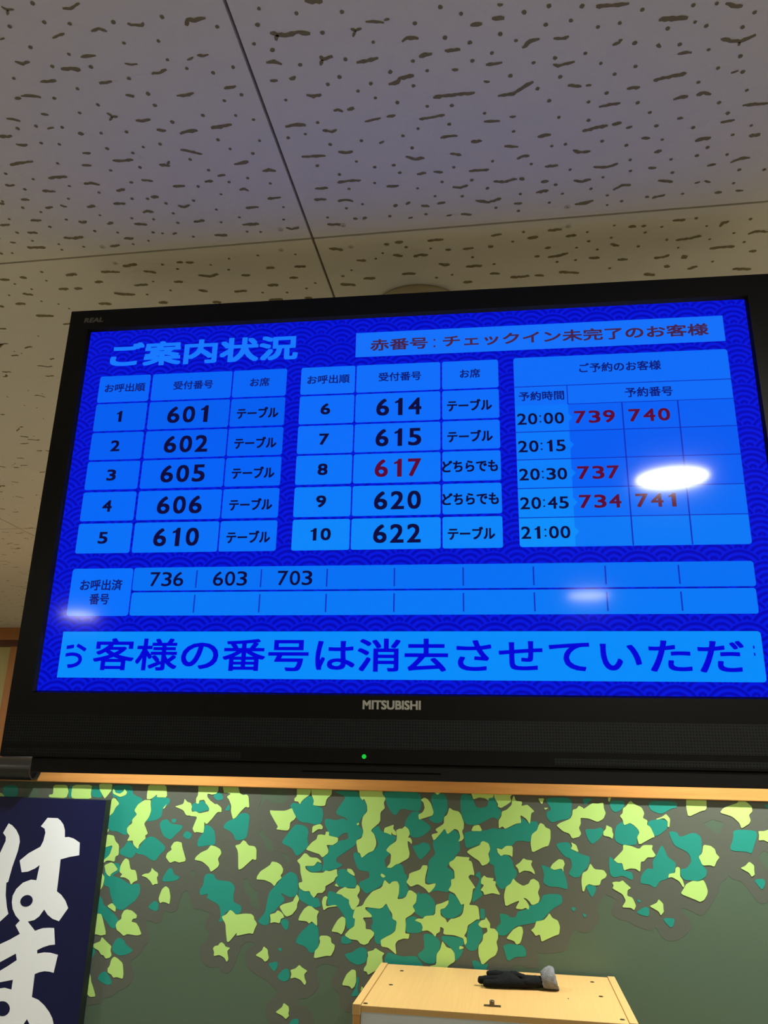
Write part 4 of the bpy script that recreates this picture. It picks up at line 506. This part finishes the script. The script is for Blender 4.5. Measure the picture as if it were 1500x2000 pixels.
# first character, already half scrolled away: cut at the strip's edge
v, f, (a0, a1, b0, b1) = glyphs('お')
bm = bmesh.new()
vv = [bm.verts.new((33 + (p[0] - a0) / (a1 - a0) * 90, 1021 + (p[1] - b0) / (b1 - b0) * -72, 0)) for p in v]
for q in f: bm.faces.new([vv[i] for i in q])
bmesh.ops.bisect_plane(bm, geom=bm.verts[:] + bm.edges[:] + bm.faces[:], plane_co=(67, 0, 0), plane_no=(1, 0, 0), clear_inner=True)
bm.verts.index_update(); v2 = [(q.co.x, q.co.y) for q in bm.verts]; f2 = [tuple(w.index for w in q.verts) for q in bm.faces]; bm.free()
if f2:
    for ox, oy in ((0, 0), (0, 1.6), (0, -1.6), (1.6, 0), (1.2, 1.2), (1.2, -1.2)): u.text([([(x + ox, y + oy) for x, y in v2], f2)], E_TICK)
for yy in (960, 977): u.rect(1829, yy, 1832.5, yy + 7, E_TICK, 0.0006)
u.build('ticker_strip')

# raised lettering on the housing
def letters(name, txt, u0, u1, v0, v1, y, m, bold=0.0, slant=0.0):
    mb = MB(); mb.flat = True
    for k, (vv, ff) in enumerate(fit(txt, u0 * 1000, u1 * 1000, v0 * 1000, v1 * 1000, bold, slant)):
        mb.add([(x / 1000, y - k * 4e-6, z / 1000) for x, z in vv], ff)
    return mb.build(name, tv, [m])
letters('brand_lettering', 'MITSUBISHI', -.0412, .0335, -.3022, -.2914, -.0064, M_LETTER, 0.55)
letters('series_lettering', 'REAL', -.5112, -.4798, .2963, .3040, -.0064, M_LETTER2, 0.45, 1.2)

# ceiling mount behind the television
mt = empty('ceiling_mount', (-.1435, 1.236, CEIL)); tag(mt, 'ivory ceiling mount holding up the television, its round cover showing above the top edge', 'tv mount')
b = MB(); b.lathe([(0.083, 0), (0.083, -0.006), (0.080, -0.012), (0.066, -0.024), (0.045, -0.032), (0.02, -0.034)], (0, 0, 0), 'z', 48); b.build('cover', mt, [M_IVORY], smooth=True)
b = MB(); b.lathe([(0.022, -0.03), (0.022, -0.50)], (0, 0, 0), 'z', 24); b.build('pole', mt, [M_IVORY], smooth=True)
b = MB(); b.box(-0.03, 0.03, -0.06, 0.02, -0.52, -0.42); b.box(-0.16, 0.16, -0.09, -0.06, -0.56, -0.30); b.build('bracket', mt, [M_BLACKM], bevel=0.003)

# ------------------------------------------------------------------ things at the partition
t = empty('tube', (-1.63, YW - 0.0485, 1.5855)); tag(t, 'short black round tube lying along the wooden rail, end facing right, under the television corner', 'tube')
b = MB(); b.lathe([(0.0375, -0.62), (0.0375, 0.0)], (0, 0, 0), 'x', 40, cap1=False); b.lathe([(0.0335, -0.62), (0.0335, 0.0)], (0, 0, 0), 'x', 40, cap0=False, cap1=False)
b.lathe([(0.0375, 0.0), (0.0335, 0.0)], (0, 0, 0), 'x', 40, cap0=False, cap1=False); b.build('shell', t, [mat('tube_black', rgb(25, 25, 24), 0.35, 0.5)], smooth=False)
b = MB(); b.lathe([(0.0335, -0.012), (0.0335, -0.03)], (0, 0, 0), 'x', 40); b.build('end_plug', t, [mat('tube_plug', rgb(6, 6, 7), 0.8, 0.1)])

bn = empty('banner_board', (-1.8, YW, 0.16)); tag(bn, 'dark blue banner board with white brush-painted hiragana, hung on the mural wall below the rail', 'banner')
XR = -1.3585
b = MB(); bn_y = YW - 0.04 - YW
b.box(-2.35 + 1.8, XR + 1.8, -0.0395, -0.0025, 0.0, 1.4915 - 0.16); b.build('board', bn, [M_NAVYE])
b = MB(); b.box(-2.35 + 1.8, XR + 1.8 - 0.0005, -0.0400, -0.0393, 0.0005, 1.4910 - 0.16); b.build('face', bn, [M_NAVY])
mb = MB(); mb.flat = True
for p in dec(BANNER_LETTERS):
    a = sum(p[i][0] * p[(i + 1) % len(p)][1] - p[(i + 1) % len(p)][0] * p[i][1] for i in range(len(p)))
    if a < 0: p = p[::-1]
    mb.add([(x + 1.8, -0.0404, z - 0.16) for x, z in p], [tuple(range(len(p)))])
for p in dec(BANNER_HOLES):
    a = sum(p[i][0] * p[(i + 1) % len(p)][1] - p[(i + 1) % len(p)][0] * p[i][1] for i in range(len(p)))
    if a < 0: p = p[::-1]
    mb.add([(x + 1.8, -0.0407, z - 0.16) for x, z in p], [tuple(range(len(p)))], 1)
mb.build('lettering', bn, [M_WHITE, M_NAVY])

# cabinet
cb = empty('cabinet', (-0.062, 2.22, 0)); tag(cb, 'pale beech cabinet with grey back panel standing against the leaf mural', 'cabinet')
HW = 0.345; D = 0.462; TP = 1.05
b = MB(); b.box(-HW + .0205, HW - .0205, 0.0, D, TP - .0165, TP - .002); b.build('top_board', cb, [M_BEECH, M_BEECHE], bevel=0.0012)
for s in (-1, 1):
    x0, x1 = sorted((s * HW, s * (HW - .0200)))
    b = MB(); b.box(x0, x1, -.004, D, TP - .0225, TP + .001); b.build('side_cap', cb, [M_BEECH], bevel=0.0010)
    b = MB(); b.box(x0 + .001, x1 - .001, 0.0, D, 0.0, TP - .0228); b.build('side_panel', cb, [M_BEECHE], bevel=0.0010)
b = MB(); b.box(-HW + .0205, HW - .0205, 0.004, 0.016, 0.05, TP - .0167); b.build('front_panel', cb, [M_GREY])
b = MB(); b.box(-HW + .0205, HW - .0205, 0.014, D - .004, 0.0, 0.05); b.build('plinth', cb, [M_BEECHE])
for x, y in ((-0.272, .384), (-.280, .217), (-.316, .019), (.275, .392), (.283, .237), (.312, .032), (.195, .193)):
    b = MB(); r = 0.0060 if x != .195 else 0.002
    b.lathe([(r, 0), (r, 0.0006), (r * .6, 0.0012)], (x, y, TP - .002), 'z', 14); b.build('screw', cb, [M_SCREW])
b = MB(); b.box(-.021, .021, .066, .076, TP - .002, TP + .0005); b.lathe([(.0062, .0005), (.0062, .011), (.0050, .0125)], (-.001, .071, TP - .001), 'z', 20); b.build('fitting', cb, [mat('fitting_metal', rgb(96, 88, 76), 0.35, 0.6, metal=0.7)])

# glove
gl = empty('glove', (0.0, 2.497, TP - .002)); tag(gl, 'black knitted work glove with fuzzy grey cuff lying on the cabinet top', 'glove')
def skin(name, chain, parent, m, sub=2):
    pts, edges, rad = [], [], []
    def add(p, r, link):
        pts.append(p); rad.append(r)
        if link is not None: edges.append((link, len(pts) - 1))
        return len(pts) - 1
    for path in chain:
        prev = path[0]
        for p, r in path[1:]: prev = add(p, r, prev)
    me = bpy.data.meshes.new(name); me.from_pydata(pts, edges, []); me.update()
    o = obj(name, me, None)
    md = o.modifiers.new('s', 'SKIN'); o.modifiers.new('u', 'SUBSURF').levels = sub
    o.modifiers['u'].render_levels = sub
    for k, d in enumerate(me.skin_vertices[0].data): d.radius = rad[k]; d.use_root = (k == 0)
    dg = bpy.context.evaluated_depsgraph_get(); dg.update()
    m2 = bpy.data.meshes.new_from_object(o.evaluated_get(dg)); m2.name = name
    bpy.data.objects.remove(o)
    for k in range(len(m2.vertices)):
        c = m2.vertices[k].co; c.z = max(c.z, 0.0004 + 0.02 * max(0, -c.z) * 0)
        c.x += rng.gauss(0, .0006); c.y += rng.gauss(0, .0006); c.z += abs(rng.gauss(0, .0006))
    return obj(name, m2, parent, [m], smooth=True)
H = []
H.append([None, ((.086, 0, .019), (.020, .017)), ((.058, 0, .0160), (.024, .0150)), ((.030, 0, .0130), (.028, .0125)), ((.000, 0, .0150), (.032, .0145)), ((-.022, 0, .0165), (.034, .0160))])
H.append([4, ((-.045, -.027, .0125), (.0115, .0118)), ((-.070, -.028, .0115), (.0108, .0110)), ((-.092, -.026, .0100), (.0088, .0095))])
H.append([4, ((-.050, -.009, .0170), (.0115, .0120)), ((-.082, -.010, .0160), (.0108, .0115)), ((-.107, -.008, .0130), (.0090, .0100))])
H.append([4, ((-.036, .004, .0262), (.0120, .0118)), ((-.062, .007, .0268), (.0112, .0110)), ((-.084, .006, .0250), (.0095, .0098))])
H.append([4, ((-.036, .026, .0200), (.0100, .0115)), ((-.060, .027, .0200), (.0098, .0105)), ((-.078, .026, .0160), (.0080, .0090))])
H.append([2, ((.022, .010, .0200), (.0105, .0100)), ((.004, .012, .0255), (.0112, .0108)), ((-.022, .010, .0285), (.0105, .0100))])
skin('hand', H, gl, M_GLOVE)
cu_ = MB()
def cuff_ring(xb, xt, zb, zt, hy, n=44):
    r = []
    for k in range(n):
        a = 2 * math.pi * k / n; s_, c_ = math.sin(a), math.cos(a)
        tz = (s_ + 1) / 2; z = zb + (zt - zb) * tz
        r.append((xb + (xt - xb) * tz + rng.gauss(0, .0009), hy * c_ * (1 - .25 * tz) + rng.gauss(0, .0005), max(.0003, z + rng.gauss(0, .0006))))
    return r
cu_.loft([cuff_ring(.074, .064, .001, .040, .026), cuff_ring(.077, .068, .0005, .0435, .029), cuff_ring(.080, .072, .0005, .047, .031), cuff_ring(.086, .078, .0005, .0515, .033), cuff_ring(.092, .084, .0005, .0555, .034), cuff_ring(.098, .089, .0005, .057, .034), cuff_ring(.104, .094, .0005, .0575, .034), cuff_ring(.1135, .101, .001, .0545, .032),
          cuff_ring(.1130, .1005, .005, .050, .026), cuff_ring(.096, .088, .006, .044, .022)], 0, True, True)
cu_.build('cuff', gl, [M_CUFF], smooth=True)

# ------------------------------------------------------------------ ceiling downlights and added fill lamps
LAMPS = [((.54, -.092), 1.0, 'round recessed ceiling downlight mirrored large and white in the right half of the screen'),
         ((.555, -1.781), .35, 'round recessed ceiling downlight mirrored faintly in the lower right strip of the screen'),
         ((-2.341, -2.385), .5, 'round recessed ceiling downlight mirrored at the lower left edge of the screen'),
         ((2.1, -1.0), 1.0, 'unseen round downlight added as fill light at the right wall behind the viewer'),  # this and the next: unseen lamps added to lift the ambient light
         ((2.1, 1.2), 1.0, 'unseen round downlight added as fill light at the right wall beside the television'),
         ((-3.6, 0.9), 1.9, 'unseen round downlight added as fill light at the left wall beside the viewer'),  # this and the next: unseen, added to brighten the left of the ceiling
         ((-3.4, 2.9), 1.0, 'unseen round downlight added as fill light at the left end of the mural'),
         ((-1.3, 3.55), .8, 'unseen round downlight added as fill light behind the mural partition on the left'),  # this and the next: hidden lamps added for bounce beyond the partition
         ((0.9, 3.55), .8, 'unseen round downlight added as fill light behind the mural partition on the right')]
def lamp(x, y, k, label, r=0.10, spot=None):
    o = empty('ceiling_downlight', (x, y, CEIL)); tag(o, label, 'ceiling lamp', 'round downlights in the ceiling')
    b = MB(); b.lathe([(r + .012, 0), (r + .012, -.004), (r, -.006), (r - .002, -.001)], (0, 0, 0), 'z', 40, cap0=False, cap1=False); b.build('trim_ring', o, [M_TRIM], smooth=True)
    m = M_LAMP if k == 1.0 else glow('lamp_diffuser', (1.0, 0.95, 0.81, 1), LAMP_L * k, 0.5, 0.2)
    me = bpy.data.meshes.new('diffuser'); n = 40
    me.from_pydata([(r * math.cos(2 * math.pi * q / n), r * math.sin(2 * math.pi * q / n), -.002) for q in range(n)], [], [tuple(range(n))[::-1]]); me.update()
    obj('diffuser', me, o, [m])
    if spot:
        L = bpy.data.lights.new('spot', 'SPOT'); L.energy = spot; L.spot_size = math.radians(108); L.spot_blend = 0.9; L.shadow_soft_size = 0.03; L.color = (1, 1, .95)
        lo = bpy.data.objects.new('spot', L); C.objects.link(lo); lo.parent = o; lo.location = (0, 0, -.012)
    return o
for (x, y), k, lab in LAMPS: lamp(x, y, k, lab)
lamp(-1.10, 2.33, .2, 'small ceiling downlight washing the left part of the mural', .045, SPOT_W)
lamp(0.68, 2.33, .2, 'small ceiling downlight washing the right part of the mural', .045, SPOT_W * 1.15)
